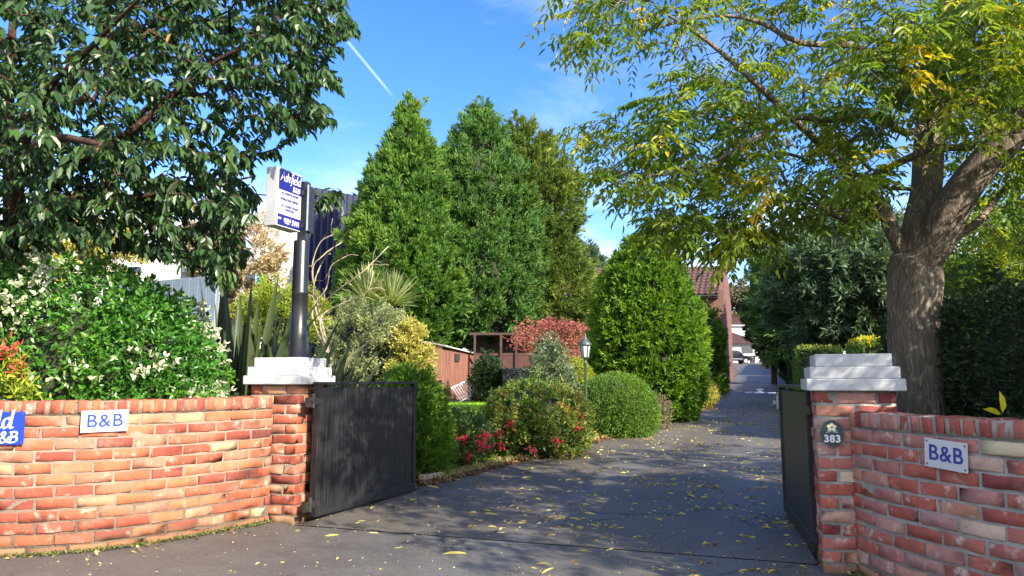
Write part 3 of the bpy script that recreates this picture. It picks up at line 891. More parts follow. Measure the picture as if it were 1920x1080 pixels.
def nib_text(body, size, parent, mat, x, z, y, sx=1.0, bold=1.0, name='lettering', right=False):
    mb = MB(); pen = 0.0; tot = sum(GLY[c][0] for c in body) * size * sx
    x0 = x - tot if right else x - tot / 2
    na = R(28); hw = np.array([math.cos(na), math.sin(na)]) * .058 * bold; hn = np.array([-math.sin(na), math.cos(na)]) * .019 * bold
    ly = y
    for c in body:
        wd, strokes = GLY[c]
        for st in strokes:
            P = np.array(st); out = []
            for i in range(len(P) - 1):
                p0, p1, p2, p3 = P[max(i - 1, 0)], P[i], P[i + 1], P[min(i + 2, len(P) - 1)]
                for t in np.linspace(0, 1, 6, endpoint=i == len(P) - 2):
                    out.append(.5 * ((2 * p1) + (-p0 + p2) * t + (2 * p0 - 5 * p1 + 4 * p2 - p3) * t * t + (-p0 + 3 * p1 - 3 * p2 + p3) * t ** 3))
            for a, b in zip(out[:-1], out[1:]):
                cs = [a + hw + hn, a + hw - hn, a - hw - hn, a - hw + hn, b + hw + hn, b + hw - hn, b - hw - hn, b - hw + hn]
                import itertools
                pts = np.array(cs)
                # convex hull of the two nib positions
                hull = []
                srt = sorted(map(tuple, pts))
                def half(seq):
                    h = []
                    for p in seq:
                        while len(h) > 1 and (h[-1][0] - h[-2][0]) * (p[1] - h[-2][1]) - (h[-1][1] - h[-2][1]) * (p[0] - h[-2][0]) <= 1e-12: h.pop()
                        h.append(p)
                    return h
                hull = half(srt)[:-1] + half(srt[::-1])[:-1]
                ly -= .0000012
                vs = [(x0 + (pen + px) * size * sx, ly, z + pz * size) for px, pz in hull]
                mb.add(vs, [tuple(range(len(vs)))])
        pen += wd
    return mb.build(name, mat, parent)


def wall_plate(name, path, d, z, w, h, label, cat, group, bgmat, rot=0.0, out=.016):
    p = path.at(d, out, z); t = thing(name, tuple(p), path.ang(d), label, cat, group)
    o = MB().box(-w / 2, w / 2, -.003, .0, -h / 2, h / 2).build('panel', bgmat, t, .001)
    for sx in (-1, 1):
        for sz in (-1, 1):
            MB().cyl((sx * (w / 2 - .014), -.0035, sz * (h / 2 - .014)), (sx * (w / 2 - .014), -.0055, sz * (h / 2 - .014)), .0055, .004, 10).build('screw', M['screw'], t)
    if rot: t.rotation_euler[1] = rot
    return t


def dist_at(path, u):
    best = None
    for d in np.linspace(0, path.len, 500):
        p = path.at(d); uu = 960 + F * p[0] / p[1]
        if best is None or abs(uu - u) < best[0]: best = (abs(uu - u), d)
    return best[1]


dL = dist_at(pathL, 208)
s1 = wall_plate('wall_sign', pathL, dL, .833, .275, .140, 'small white sign with blue B&B lettering on the sunlit orange wall', 'sign', 'white B&B plates on the walls', M['white_sheet'], R(-1.0))
put_text('B&B', .118, 0, .0, -.0042, M['blue_ink'], s1, .0012)
dR = dist_at(pathR, 1763)
s2 = wall_plate('wall_sign', pathR, dR, .742, .235, .140, 'small white sign with blue B&B lettering on the shaded purple red wall', 'sign', 'white B&B plates on the walls', M['white_sheet'], R(3.0))
put_text('B&B', .105, 0, .0, -.0042, M['blue_ink'], s2, .0014)
dB = dist_at(pathL, 60)
s3 = wall_plate('wall_sign', pathL, dB - .29, .795, .60, .205, 'bright blue sign with white italic lettering on the orange wall, cut off by the frame', 'sign', None, M['blue_ground'], R(-.5))
nib_text('Ashfield', .145, s3, M['white_ink'], .235, .0, -.0042, sx=.92, right=True)
nib_text('B&B', .095, s3, M['white_ink'], .270, -.088, -.0042, sx=1.05, right=True)

# oval house number plaque
pq = CR + FX * .082 - BK * .012
t = thing('number_plaque', (pq[0], pq[1], .795), DRZ, 'oval black slate plaque numbered 383 under a painted yellow flower', 'plaque')


def oval(a, b, y0, y1, n=40): return [(a * math.cos(2 * math.pi * i / n), b * math.sin(2 * math.pi * i / n)) for i in range(n)]


MB().prism(oval(.066, .078, 0, 0), -.008, .006).build('rim', M['slate_rim'], t, .002)
MB().prism(oval(.061, .073, 0, 0), -.0105, -.004).build('plate', M['slate'], t, .001)
put_text('383', .058, 0, -.034, -.0118, M['white_ink'], t, .0018, name='number')
fl = MB()
for i in range(5):
    a = 2 * math.pi * i / 5 + .3
    cx, cz = .016 * math.cos(a), .034 + .014 * math.sin(a)
    fl.add([(cx + .011 * math.cos(k * .785), -.0112 - .0001 * i, cz + .010 * math.sin(k * .785)) for k in range(8)], [tuple(range(8))])
fl.build('flower_emblem', M['cream_paint'], t)
lf = MB()
for i, (a, l) in enumerate(((.35, .034), (2.8, .034), (-.35, .038), (3.5, .038))):
    dx, dz = math.cos(a) * l, math.sin(a) * l * .6
    lf.add([(0, -.0110, .012 - .004 * (i // 2)), (dx * .5 - dz * .25, -.0110, .012 + dz * .5 + .004), (dx, -.0110, .010 + dz), (dx * .5 + dz * .25, -.0110, .010 + dz * .5 - .003)], [(0, 1, 2, 3)])
lf.build('leaf_emblem', M['leaf_paint'], t)

# ------------------------------------------------------------------ pole sign
pp = np.array((-1.765, 6.17)); zc = zl
t = thing('pole_sign', (pp[0], pp[1], zc), 0, 'white light box sign with blue bands and dark lettering on a tall black pole', 'sign')
MB().lathe([(.082, 0), (.078, .012), (.067, .014), (.066, .52), (.0685, .525), (.0685, .545), (.066, .55), (.064, .965), (.06, .975)], 28).build('pole', M['black_gloss'], t)
arot = math.atan2(.94, .345)
MB().box(-.030, .052, -.04, .04, .975, 1.48).build('post', M['black_gloss'], t, .004)
o = MB().box(.054, .070, -.07, .10, 1.05, 1.44).build('side_plate', M['iron'], t, .003)
MB().box(.056, .068, -.084, -.0705, 1.05, 1.44).build('edge_strip', M['silver'], o, .001)
for z in (1.10, 1.38): MB().box(-.05, .05, -.048, .05, z - .02, z + .02).build('bracket', M['iron'], t, .002)
# the box: local x along its face (near to far), local -y is its visible face
bx = thing('lightbox', (0, 0, 0), 0, None, None)
bx.parent = t
LB0 = at(519, 366, 5.80); LBL, LBH, LBD = .32, .48, .108
bx.location = (LB0[0] - pp[0], LB0[1] - pp[1], LB0[2] - zc); bx.rotation_euler = (0, 0, arot)
MB().box(0, LBL, .0, LBD, -LBH / 2, LBH / 2).build('casing', M['lightbox'], bx, .006, 3)
MB().box(.02, LBL - .004, -.003, .003, .062, LBH / 2 - .014).build('blue_band', M['indigo_band'], bx)
MB().box(.02, LBL - .004, -.003, .003, -LBH / 2 + .012, -LBH / 2 + .10).build('blue_band', M['indigo_band'], bx)
nib_text('Ashfield', .100, bx, M['white_ink'], LBL / 2 + .010, .138, -.0042, sx=.80, bold=.78)
nib_text('B&B', .056, bx, M['white_ink'], LBL - .024, .075, -.0042, sx=1.0, bold=.9, right=True)
for body, z, sz in (('ALL ENSUITE ROOMS', .038, .031), ('•', .012, .03), ('WHEELCHAIR FRIENDLY', -.012, .031), ('•', -.038, .03), ('N.I. TOURIST BOARD', -.065, .031), ('APPROVED', -.095, .031)):
    put_text(body, sz * .86, LBL / 2 + .008, z, -.0022, M['navy_ink'], bx, .0006, .0, .80)
put_text('028', .024, .040, -.176, -.0040, M['white_ink'], bx, .0006, .2, .9)
put_text('9029 5444', .064, LBL / 2 + .030, -.188, -.0040, M['white_ink'], bx, .0012, .2, .68)

# ------------------------------------------------------------------ gates
def gate(hinge, free, z0, z1, label, side, plank=.052):
    h, f = np.array(hinge), np.array(free); L = np.linalg.norm(f - h); a = math.atan2(*(f - h)[::-1])
    t = thing('gate', (h[0], h[1], 0), a, label, 'gate', 'black timber drive gates')
    TH = .022
    mb = MB(); x = .055
    while x < L - .05:
        e = min(x + plank, L - .05); g = .0045
        mb.box(x + g / 2, e - g / 2, -TH / 2 + rng.normal() * .0006, TH / 2, z0 + .055, z1 - .035); x = e
    mb.box(.05, L - .05, -TH / 2 + .006, TH / 2 - .006, z0 + .06, z1 - .04)
    mb.build('planks', M['gate_paint'], t, .002, 2)
    fr = MB()
    fr.box(0, .054, -.028, .028, z0, z1 - .012); fr.box(L - .049, L, -.026, .026, z0, z1 - .012)
    fr.box(.0545, L - .0495, -.022, .022, z0, z0 + .085); fr.box(.0545, L - .0495, -.030, -.0225, z0 + .01, z0 + .045)
    fr.box(-.004, L + .004, -.032, .032, z1 - .0115, z1 + .012); fr.box(.0545, L - .0495, side * .0125, side * .028, z0 + .45, z0 + .55)
    fr.build('frame', M['gate_paint'], t, .003, 2)
    for z in (z0 + .10, z1 - .14):
        hb = MB()
        hb.box(-.085, .050, -.034, -.0285, z - .022, z + .022); hb.cyl((-.055, -.02, z - .05), (-.055, -.02, z + .06), .018, n=12)
        hb.box(-.14, -.04, -.030, -.012, z - .045, z - .02)
        hb.box(-.10, .0, -.026, .026, z - .03, z + .03)
        hb.build('hinge', M['iron'], t, .002)
    return t, L


g1, gl1 = gate((-1.565, 6.02), (-.955, 7.40), .035, 1.075, 'black planked gate standing open beside the sunlit pillar, face dappled with light', 1)
g2, gl2 = gate((1.895, 4.80), (2.275, 6.36), .035, 1.055, 'black planked gate swung back by the 383 pillar, seen nearly edge on', -1)
MB().box(gl2 - .06, gl2 + .02, .03, .045, .86, .98).box(gl2 - .05, gl2 - .01, .045, .075, .90, .93).build('latch', M['white_paint'], g2, .003)

# ------------------------------------------------------------------ ash tree at the right
def ash():
    base = np.array((2.86, 5.30, 0.0))
    t = thing('ash_tree', tuple(base), 0, 'large ash with yellowing leaves and stout forked trunk behind the shaded wall', 'tree')
    s = Skel()
    fork = at(1715, 500, 5.30)
    s.path([base + (0, 0, -.1), base + (0, 0, .25), at(1717, 690, 5.3), at(1714, 590, 5.3), at(1716, 530, 5.3), fork], [.225, .19, .172, .168, .182, .175], -1, 5)
    f = len(s.p) - 1
    kn = f - 4
    lead = [at(1722, 440, 5.35), at(1738, 360, 5.45), at(1742, 280, 5.5), at(1752, 170, 5.6), at(1775, 60, 5.7), at(1800, -60, 5.8), at(1800, -250, 6.0), at(1790, -420, 6.0)]
    a1 = s.path(lead, [.115, .105, .105, .10, .095, .085, .06, .035], kn, 4)
    rl = [at(1748, 462, 5.25), at(1790, 385, 5.15), at(1835, 320, 5.1), at(1900, 250, 5.0), at(1990, 150, 4.9), at(2080, -20, 4.8), at(2120, -250, 4.7)]
    a2 = s.path(rl, [.128, .12, .112, .108, .10, .075, .04], f, 4)
    ll = [at(1672, 430, 5.35), at(1655, 385, 5.4), at(1610, 340, 5.35), at(1560, 290, 5.3), at(1500, 235, 5.2), at(1410, 150, 5.1), at(1330, 80, 5.0), at(1240, 20, 4.9)]
    s.path(ll, [.055, .045, .038, .032, .027, .021, .015, .008], kn, 4)
    s.path([at(1700, 250, 5.3), at(1640, 215, 5.1), at(1560, 225, 5.0), at(1480, 222, 4.9), at(1390, 275, 4.8), at(1300, 320, 4.7), at(1180, 330, 4.7)], [.03, .026, .023, .02, .015, .010, .007], kn + 18, 3)
    s.path([at(1690, 110, 5.3), at(1600, 85, 5.0), at(1500, 80, 4.9), at(1420, 40, 4.8), at(1330, 30, 4.8), at(1200, 60, 4.7)], [.03, .025, .02, .015, .011, .007], kn + 26, 3)
    s.path([at(1860, 20, 4.6), at(1800, -80, 4.0), at(1700, -200, 3.4)], [.04, .03, .02], a1 - 10, 3)
    s.path([at(1830, 420, 5.2), at(1870, 370, 5.4), at(1940, 330, 5.8)], [.03, .022, .012], f + 2, 3)
    # crown: where there are leaves in the air
    hi = [(1035, -120), (1030, 40), (1070, 85), (1160, 100), (1230, 150), (1330, 175), (1480, 200), (1650, 200), (1950, 200), (2000, -120)]
    lo = [(1075, 215), (1150, 200), (1270, 150), (1500, 170), (1680, 210), (1690, 330), (1610, 400), (1480, 405), (1400, 410), (1300, 405), (1220, 375), (1140, 345), (1080, 290)]
    hang = [(1200, 385), (1330, 400), (1450, 420), (1490, 435), (1420, 450), (1330, 452), (1260, 440), (1225, 420)]
    rt = [(1780, 40), (1950, 40), (1980, 460), (1880, 450), (1800, 430), (1770, 250)]
    near = [(1560, 40), (1950, -60), (1950, 200), (1700, 215), (1580, 200)]
    yl = lambda u: 4.1 + .2 * np.clip((u - 1050) / 700, 0, 1)
    yh = lambda u: 5.6 + 1.2 * np.clip((u - 1050) / 700, 0, 1)
    att = [sample_poly(hi, 235, yl, yh), sample_poly(lo, 225, yl, yh), sample_poly(hang, 62, 4.5, 6.2), sample_poly(rt, 100, 4.6, 7.2), sample_poly(near, 90, 3.6, 4.8)]
    # out of frame above: the rest of the crown, then off-frame lobes added for shade
    q = rdir(210) * (rng.random((210, 1)) ** .4) * np.array((2.8, 2.8, 2.3)) + np.array((3.0, 5.6, 6.7))
    att.append(q[q[:, 2] > 4.5])
    q = rdir(80) * (rng.random((80, 1)) ** .4) * np.array((1.8, 1.5, .9)) + np.array((3.3, 2.8, 4.1))
    att.append(q)
    q = rdir(150) * (rng.random((150, 1)) ** .4) * np.array((1.3, 1.5, .9)) + np.array((4.9, 3.6, 3.0))  # off-frame lobe added to shade the right pillar cap and drive
    att.append(q)
    q = rdir(260) * (rng.random((260, 1)) ** .4) * np.array((1.3, 2.2, 1.0)) + np.array((6.4, 5.8, 3.0))  # off-frame lobe added to shade the drive
    att.append(q)
    att = np.concatenate(att)
    q = rdir(190) * (rng.random((190, 1)) ** .4) * np.array((1.5, 1.7, .75)) + np.array((4.1, 2.5, 2.85))  # off-frame lobe added to dapple the shade on the drive
    att = np.concatenate([att, q])
    clear = (np.abs(att[:, 0] - 2.95) < .42) & (att[:, 1] < 5.9) & (att[:, 1] > 3.0) & (att[:, 2] > 1.6) & (att[:, 2] < 2.6)
    att = att[~clear]
    tips = s.grow(att, fork, .18, .022, .05, skip=f - 2)
    s.mesh('trunk', M['bark_ash'], t)
    # pinnate leaves at the shoots
    P, A, T = [], [], []
    for ch in tips:
        end = s.p[ch[-1]]; dirv = unit((end - s.p[s.par[ch[-1]]])[None])[0]
        k = rng.integers(5, 9)
        col = np.clip(rng.normal(.42, .2) + (.35 if rng.random() < .06 else 0), 0, 1)
        for _ in range(k):
            p0 = s.p[ch[max(0, len(ch) - 1 - int(rng.integers(0, min(3, len(ch)))))]] + rng.normal(size=3) * .02
            d = dirv * .7 + rng.normal(size=3) * .55; d[2] *= .5; d /= np.linalg.norm(d)
            rl_ = rng.uniform(.14, .24); npair = rng.integers(3, 5)
            side = np.cross(d, (0, 0, 1.)); side /= max(1e-6, np.linalg.norm(side))
            tt = np.clip(col + rng.normal() * .12, 0, 1)
            for j in range(npair + 1):
                fr = .3 + .7 * j / npair
                q = p0 + d * rl_ * fr - np.array((0, 0, .28 * rl_ * fr * fr))
                if j == npair:
                    P.append(q); A.append(d + (0, 0, -.5)); T.append(tt)
                else:
                    for sg in (-1, 1):
                        P.append(q); A.append(side * sg * .8 + d * .45 + np.array((0, 0, -.45)) + rng.normal(size=3) * .15); T.append(tt + rng.normal() * .05)
    n = len(P)
    Nn = np.tile((0, 0, 1.), (n, 1)) + rng.normal(size=(n, 3)) * .35
    leaves('crown', P, A, rng.uniform(.035, .085, n), rng.uniform(.015, .028, n), M['leaf_ash'], t, np.array(T), .25, .2, N=Nn)


ash()


# ------------------------------------------------------------------ cherry tree at the left
def cherry():
    base = np.array((-4.62, 6.7, 0.0))
    t = thing('cherry_tree', tuple(base), 0, 'dark leaved cherry with drooping oval leaves overhanging the white flowered shrub', 'tree')
    s = Skel()
    s.path([base + (0, 0, -.1), base + (.02, 0, .8), base + (.05, 0, 1.7), base + (.08, 0, 2.2)], [.17, .15, .14, .145], -1, 5)
    f = len(s.p) - 1
    s.path([base + (.0, .05, 2.9), base + (-.15, .1, 3.7), base + (-.1, 0, 4.8)], [.08, .05, .02], f, 4)
    s.path([at(120, 330, 6.4), at(240, 250, 6.2), at(380, 130, 6.1), at(470, 85, 6.0), at(560, 60, 6.0)], [.036, .028, .02, .014, .008], f, 4)
    s.path([at(100, 400, 6.5), at(250, 370, 6.6), at(380, 350, 6.6), at(480, 330, 6.8)], [.034, .025, .016, .008], f, 4)
    s.path([at(60, 220, 5.9), at(160, 100, 5.4), at(260, 0, 5.0)], [.03, .02, .01], f, 4)
    s.path([at(40, 320, 6.0), at(100, 260, 5.3), at(220, 280, 4.9)], [.05, .035, .015], f, 4)
    main = [(-150, -120), (600, -120), (625, 0), (660, 40), (600, 80), (630, 130), (610, 200), (560, 235), (520, 290), (480, 340), (480, 400), (450, 460), (425, 510), (375, 480), (320, 470), (230, 455), (150, 450), (40, 460), (-150, 480)]
    nearp = [(-120, -60), (160, -60), (250, 60), (300, 190), (380, 220), (330, 280), (230, 290), (120, 310), (30, 300), (-120, 260)]
    att = [sample_poly(main, 1750, 5.4, 7.8), sample_poly([(-120, 300), (470, 320), (480, 430), (440, 520), (350, 490), (230, 450), (-120, 460)], 330, 5.9, 7.6), sample_poly(nearp, 80, 4.7, 5.4), sample_poly([(540, -30), (640, -30), (688, 35), (640, 78), (600, 105), (662, 140), (640, 155), (600, 165), (640, 205), (600, 225), (560, 240), (540, 120)], 110, 5.6, 6.8), sample_poly([(590, 345), (650, 335), (640, 380), (600, 390)], 12, 7.2, 7.8),
           sample_poly([(380, 440), (450, 440), (440, 520), (390, 530)], 26, 6.0, 6.6)]
    q = rdir(160) * (rng.random((160, 1)) ** .4) * np.array((2.6, 2.4, 1.4)) + np.array((-4.2, 6.3, 5.2))
    att.append(q[q[:, 2] > 4.4])
    att = np.concatenate(att)
    root = s.p[f]
    tips = s.grow(att, root, .16, .018, .08, skip=f - 1)
    s.mesh('trunk', M['bark_cherry'], t)
    P, A, T = [], [], []
    for ch in tips:
        nodes = [s.p[s.par[ch[0]]]] + [s.p[i] for i in ch]
        seg = np.linalg.norm(np.diff(nodes, axis=0), axis=1); tot = seg.sum(); ln = min(tot, .55)
        d = np.concatenate([[0], np.cumsum(seg)]); nodes = np.array(nodes)
        k = int(ln / .029) + 3; c0 = rng.random()
        for j in range(k):
            sdist = tot - ln + ln * (j + .5) / k
            q = np.array([np.interp(sdist, d, nodes[:, i]) for i in range(3)])
            i0 = min(len(nodes) - 2, int(np.searchsorted(d, sdist) - 1)); dr = nodes[i0 + 1] - nodes[i0]; dr /= max(1e-6, np.linalg.norm(dr))
            side = np.cross(dr, (0, 0, 1.)); side /= max(1e-6, np.linalg.norm(side)); sg = 1 if j % 2 else -1
            P.append(q + rng.normal(size=3) * .004); A.append(side * sg * .55 + dr * .45 + np.array((0, 0, -.62)) + rng.normal(size=3) * .22)
            T.append(.25 + .35 * c0 + rng.normal() * .13 + (.6 if rng.random() < .008 else 0))
    n = len(P)
    Nn = np.tile((0, 0, 1.), (n, 1)) + rng.normal(size=(n, 3)) * .4
    leaves('crown', P, A, rng.uniform(.060, .13, n), rng.uniform(.032, .052, n), M['leaf_cherry'], t, np.array(T), .35, .22, N=Nn)


cherry()


# ------------------------------------------------------------------ shrubs and hedges
def shrub(name, u, vb, Y, hw, H, label, cat, mat, n, L, W, prof=DOME, group=None, depth_w=None, z=None, **kw):
    x = (u - 960) / F * Y * 1.0
    b = (x, Y, gzf(Y) if z is None else z)
    t = thing(name, b, 0, label, cat, group)
    profile_crown(t, b, H, prof, hw, depth_w or hw, n, L, W, M[mat], **kw)
    return t


def box_hedge(name, pts, width, H, label, mat, n, L, W, z0=None, cat='hedge', k=2, seed=5, lump=.05, coremat='core', top_mat=None, nt_=0):
    """clipped hedge following a line; leaves on every face"""
    P = np.array(pts, float); d = np.concatenate([[0], np.cumsum(np.linalg.norm(np.diff(P, axis=0), axis=1))])
    base = (P[0][0], P[0][1], gzf(P[0][1]) if z0 is None else z0)
    t = thing(name, base, 0, label, cat)
    T = np.gradient(P, axis=0); T /= np.linalg.norm(T, axis=1, keepdims=True)

    def place(s, lat, zz):
        x = np.interp(s, d, P[:, 0]); y = np.interp(s, d, P[:, 1]); tx = np.interp(s, d, T[:, 0]); ty = np.interp(s, d, T[:, 1])
        zb = gz(y) if z0 is None else z0
        return np.stack([x - ty * lat, y + tx * lat, zb + zz], 1), np.stack([-ty, tx, np.zeros_like(tx)], 1), np.stack([tx, ty, np.zeros_like(tx)], 1)
    s = rng.uniform(0, d[-1], n); face = rng.random(n)
    ps = H * 2 / (H * 2 + width)
    lat = np.where(face < ps, np.where(rng.random(n) < .5, -1, 1) * width / 2, rng.uniform(-.5, .5, n) * width)
    zz = np.where(face < ps, rng.uniform(0, 1, n) * H, H)
    ne = max(60, int(n * width / (d[-1] * 2 + width)))
    e = rng.choice(n, ne, False); endm = np.zeros(n, bool); endm[e] = True
    s = np.where(endm, np.where(rng.random(n) < .5, 0, d[-1]), s); lat = np.where(endm, rng.uniform(-.5, .5, n) * width, lat); zz = np.where(endm, rng.uniform(0, 1, n) * H, zz)
    X, Nn, Tt = place(s, lat, zz)
    nz = SNoise(seed, 1.8); nz2 = SNoise(seed + 9, 5)
    lm = nz(X) * lump + nz2(X) * lump * .6 - rng.random(n) ** 2 * .12
    topm = (face >= ps) & ~endm
    nr = np.where(topm[:, None], np.array((0, 0, 1.)), np.where(endm[:, None], Tt * np.where(s > 0, 1, -1)[:, None], Nn * np.sign(lat)[:, None]))
    X = X + nr * lm[:, None]
    A = unit(nr + (0, 0, .35) + rng.normal(size=(n, 3)) * .5)
    X2, A2 = fan(X, A, k, .6, .05); m = len(X2)
    tt = np.repeat(.42 + nz2(X) * .2 + nz(X) * .1, k) + rng.normal(size=m) * .17
    leaves('foliage', X2, A2, L * rng.uniform(.7, 1.3, m), W * rng.uniform(.7, 1.3, m), M[mat], t, tt, fine=L < .05)
    if top_mat:
        s = rng.uniform(0, d[-1], nt_); X, Nn, Tt = place(s, rng.uniform(-.52, .52, nt_) * width, np.full(nt_, H))
        X[:, 2] += rng.uniform(-.06, .05, nt_) + nz(X) * .05
        A = unit(rng.normal(size=(nt_, 3)) * .6 + (0, 0, .9))
        leaves('top_growth', X, A, L * rng.uniform(.7, 1.4, nt_), W * rng.uniform(.7, 1.3, nt_), M[top_mat], t, fine=L < .05)
    vs, fs = [], []; w2 = width / 2 - .10
    for i, sd_ in enumerate(d):
        sd2 = np.clip(sd_, .1, d[-1] - .1)
        for lt, z in ((-w2, -.1), (w2, -.1), (w2, H - .1), (-w2, H - .1)):
            vs.append(place(np.array([sd2]), np.array([lt]), np.array([z]))[0][0] - np.array(base))
        if i:
            for j in range(4): fs.append(((i - 1) * 4 + j, (i - 1) * 4 + (j + 1) % 4, i * 4 + (j + 1) % 4, i * 4 + j))
    fs += [(0, 1, 2, 3), tuple((len(d) - 1) * 4 + j for j in (3, 2, 1, 0))]
    MB().add(vs, fs).build('branches', M[coremat], t)  # solid core added inside the hedge to block light
    return t


# tall conifers in the garden
CONE = [(0, .62), (.08, .85), (.2, 1), (.4, .93), (.6, .70), (.78, .42), (.9, .20), (1, .03)]
CONE2 = [(0, .7), (.1, .95), (.3, 1), (.55, .86), (.75, .60), (.9, .30), (1, .04)]
ROUND = [(0, .72), (.12, .95), (.35, 1), (.6, .90), (.78, .68), (.9, .42), (.97, .2), (1, .04)]


def conifer(u, Y, vtop, vbase, hw, prof, mat, n, label, L, W, seed, trunk_r=.16, **kw):
    x = (u - 960) / F * Y; z0 = gzf(Y); top = at(u, vtop, Y)[2]; bot = at(u, vbase, Y)[2]
    b = (x, Y, z0)
    t = thing('conifer_tree', b, 0, label, 'tree', 'tall conifers in the garden')
    MB().cyl((0, 0, -.1), (0, 0, (bot - z0) + (top - bot) * .6), trunk_r, trunk_r * .4, 12).build('trunk', M['bark_dark'], t)
    profile_crown(t, b, top - bot, prof, hw, hw, n, L, W, M[mat], z0=bot - z0, seed=seed, **kw)
    return t


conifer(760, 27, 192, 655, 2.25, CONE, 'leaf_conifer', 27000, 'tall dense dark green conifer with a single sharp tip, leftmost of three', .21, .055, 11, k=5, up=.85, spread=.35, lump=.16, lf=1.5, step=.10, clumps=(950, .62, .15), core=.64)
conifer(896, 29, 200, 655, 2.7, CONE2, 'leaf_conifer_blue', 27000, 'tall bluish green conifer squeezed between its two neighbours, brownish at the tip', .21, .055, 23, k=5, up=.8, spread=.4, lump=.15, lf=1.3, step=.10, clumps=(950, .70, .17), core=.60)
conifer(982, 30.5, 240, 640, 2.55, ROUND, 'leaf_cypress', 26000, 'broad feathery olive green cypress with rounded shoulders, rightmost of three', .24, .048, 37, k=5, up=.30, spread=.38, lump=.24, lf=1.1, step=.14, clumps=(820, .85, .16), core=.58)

shrub('clipped_conifer', 1212, 790, 16.2, 1.16, 4.05, 'tall egg shaped bright green conifer clipped smooth, beside the drive', 'conifer', 'leaf_thuja', 21000, .115, .035, prof=[(0, .74), (.12, .93), (.3, 1), (.5, .95), (.7, .78), (.85, .55), (.95, .3), (1, .05)], k=4, up=.5, spread=.5, lump=.06, lf=2.2, seed=41, step=.06, clumps=(1900, .21, .052), core=.82)
shrub('clipped_conifer', 1331, 738, 28, .52, 3.3, 'narrow column shaped green conifer against the red brick house wall', 'conifer', 'leaf_thuja', 6000, .11, .035, prof=[(0, .8), (.3, 1), (.7, .9), (.9, .55), (1, .05)], k=3, up=.5, spread=.5, lump=.14, lf=2, seed=43, clumps=(420, .28, .07))
shrub('dome_bush', 1151, 812, 12.9, .67, .98, 'neat clipped round green bush just right of the lamp post', 'bush', 'leaf_box', 9000, .042, .014, prof=[(0, .80), (.15, .95), (.35, 1), (.6, .93), (.8, .70), (.92, .45), (1, .05)], k=4, up=.35, spread=.6, lump=.035, lf=3, seed=45, depth=.15, core=.84)
shrub('cone_bush', 768, 885, 8.45, .41, 1.15, 'green conical bush half hidden by the open left gate', 'bush', 'leaf_thuja', 9000, .055, .017, prof=[(0, .86), (.15, .97), (.35, 1), (.6, .84), (.8, .6), (.93, .33), (1, .05)], k=4, up=.5, spread=.5, lump=.07, lf=3, seed=47, clumps=(800, .13, .03), core=.8)
t = shrub('abelia_bush', 1004, 853, 10.2, .65, .95, 'rounded bush with green lower leaves and orange red tinted top, left of the lamp', 'bush', 'leaf_abelia', 5200, .055, .024, k=3, up=.3, spread=.8, lump=.09, lf=3, seed=49, clumps=(420, .13, .04), core=.76, fine=False)


def flowers(t, name, pts, mat, n, spread, L, W, down=.6):
    for p in pts:
        P = np.array(p) + rng.normal(size=(n, 3)) * spread; A = rdir(n) + np.array((0, 0, -down))
        leaves(name, P, A, L * rng.uniform(.7, 1.3, n), W * rng.uniform(.7, 1.3, n), M[mat], t, fine=False)


flowers(t, 'flower_cluster', [at(u, v, y - .22) for u, v, y in ((958, 795, 9.65), (935, 810, 9.7), (1082, 800, 9.9), (1088, 775, 10.1), (1085, 752, 10.2), (940, 835, 9.7), (1043, 825, 9.65), (1000, 842, 9.7))], 'flower_red', 20, .026, .05, .018)
t = shrub('fuchsia_bush', 862, 872, 9.2, .36, .60, 'low straggly fuchsia with crimson flowers at the edge of the bed', 'bush', 'leaf_fuchsia', 2600, .045, .020, prof=BALL, k=3, up=.3, spread=.9, lump=.2, lf=5, seed=51, depth=.5, core=.5, fine=False, coremat='core_brown')
flowers(t, 'flower_cluster', [at(u, v, y - .22) for u, v, y in ((873, 820, 8.95), (905, 822, 8.95), (912, 834, 8.9), (900, 835, 9.0), (880, 855, 8.9), (850, 815, 9.0), (845, 840, 9.0), (912, 815, 9.05))], 'flower_red', 22, .026, .05, .018)
shrub('brown_shrub', 1212, 795, 14.2, .36, .60, 'small half bare brownish shrub between the round bush and the tall clipped conifer', 'shrub', 'leaf_autumn', 900, .06, .025, prof=BALL, k=3, up=.4, spread=.9, lump=.25, lf=4, seed=53, depth=.6, core=.35, fine=False, coremat='core_brown')
t = shrub('variegated_bush', 1312, 775, 20.0, .36, .75, 'small pink and cream tinted bush at the foot of the tall clipped conifer', 'bush', 'leaf_yellow', 1600, .06, .028, prof=BALL, k=3, up=.3, spread=.8, lump=.15, lf=4, seed=55, depth=.4, core=.6)
flowers(t, 'red_leaves', [at(1290 + i * 6, 770 + 6 * (i % 3), 19.4) for i in range(7)], 'leaf_maple', 30, .07, .06, .03)

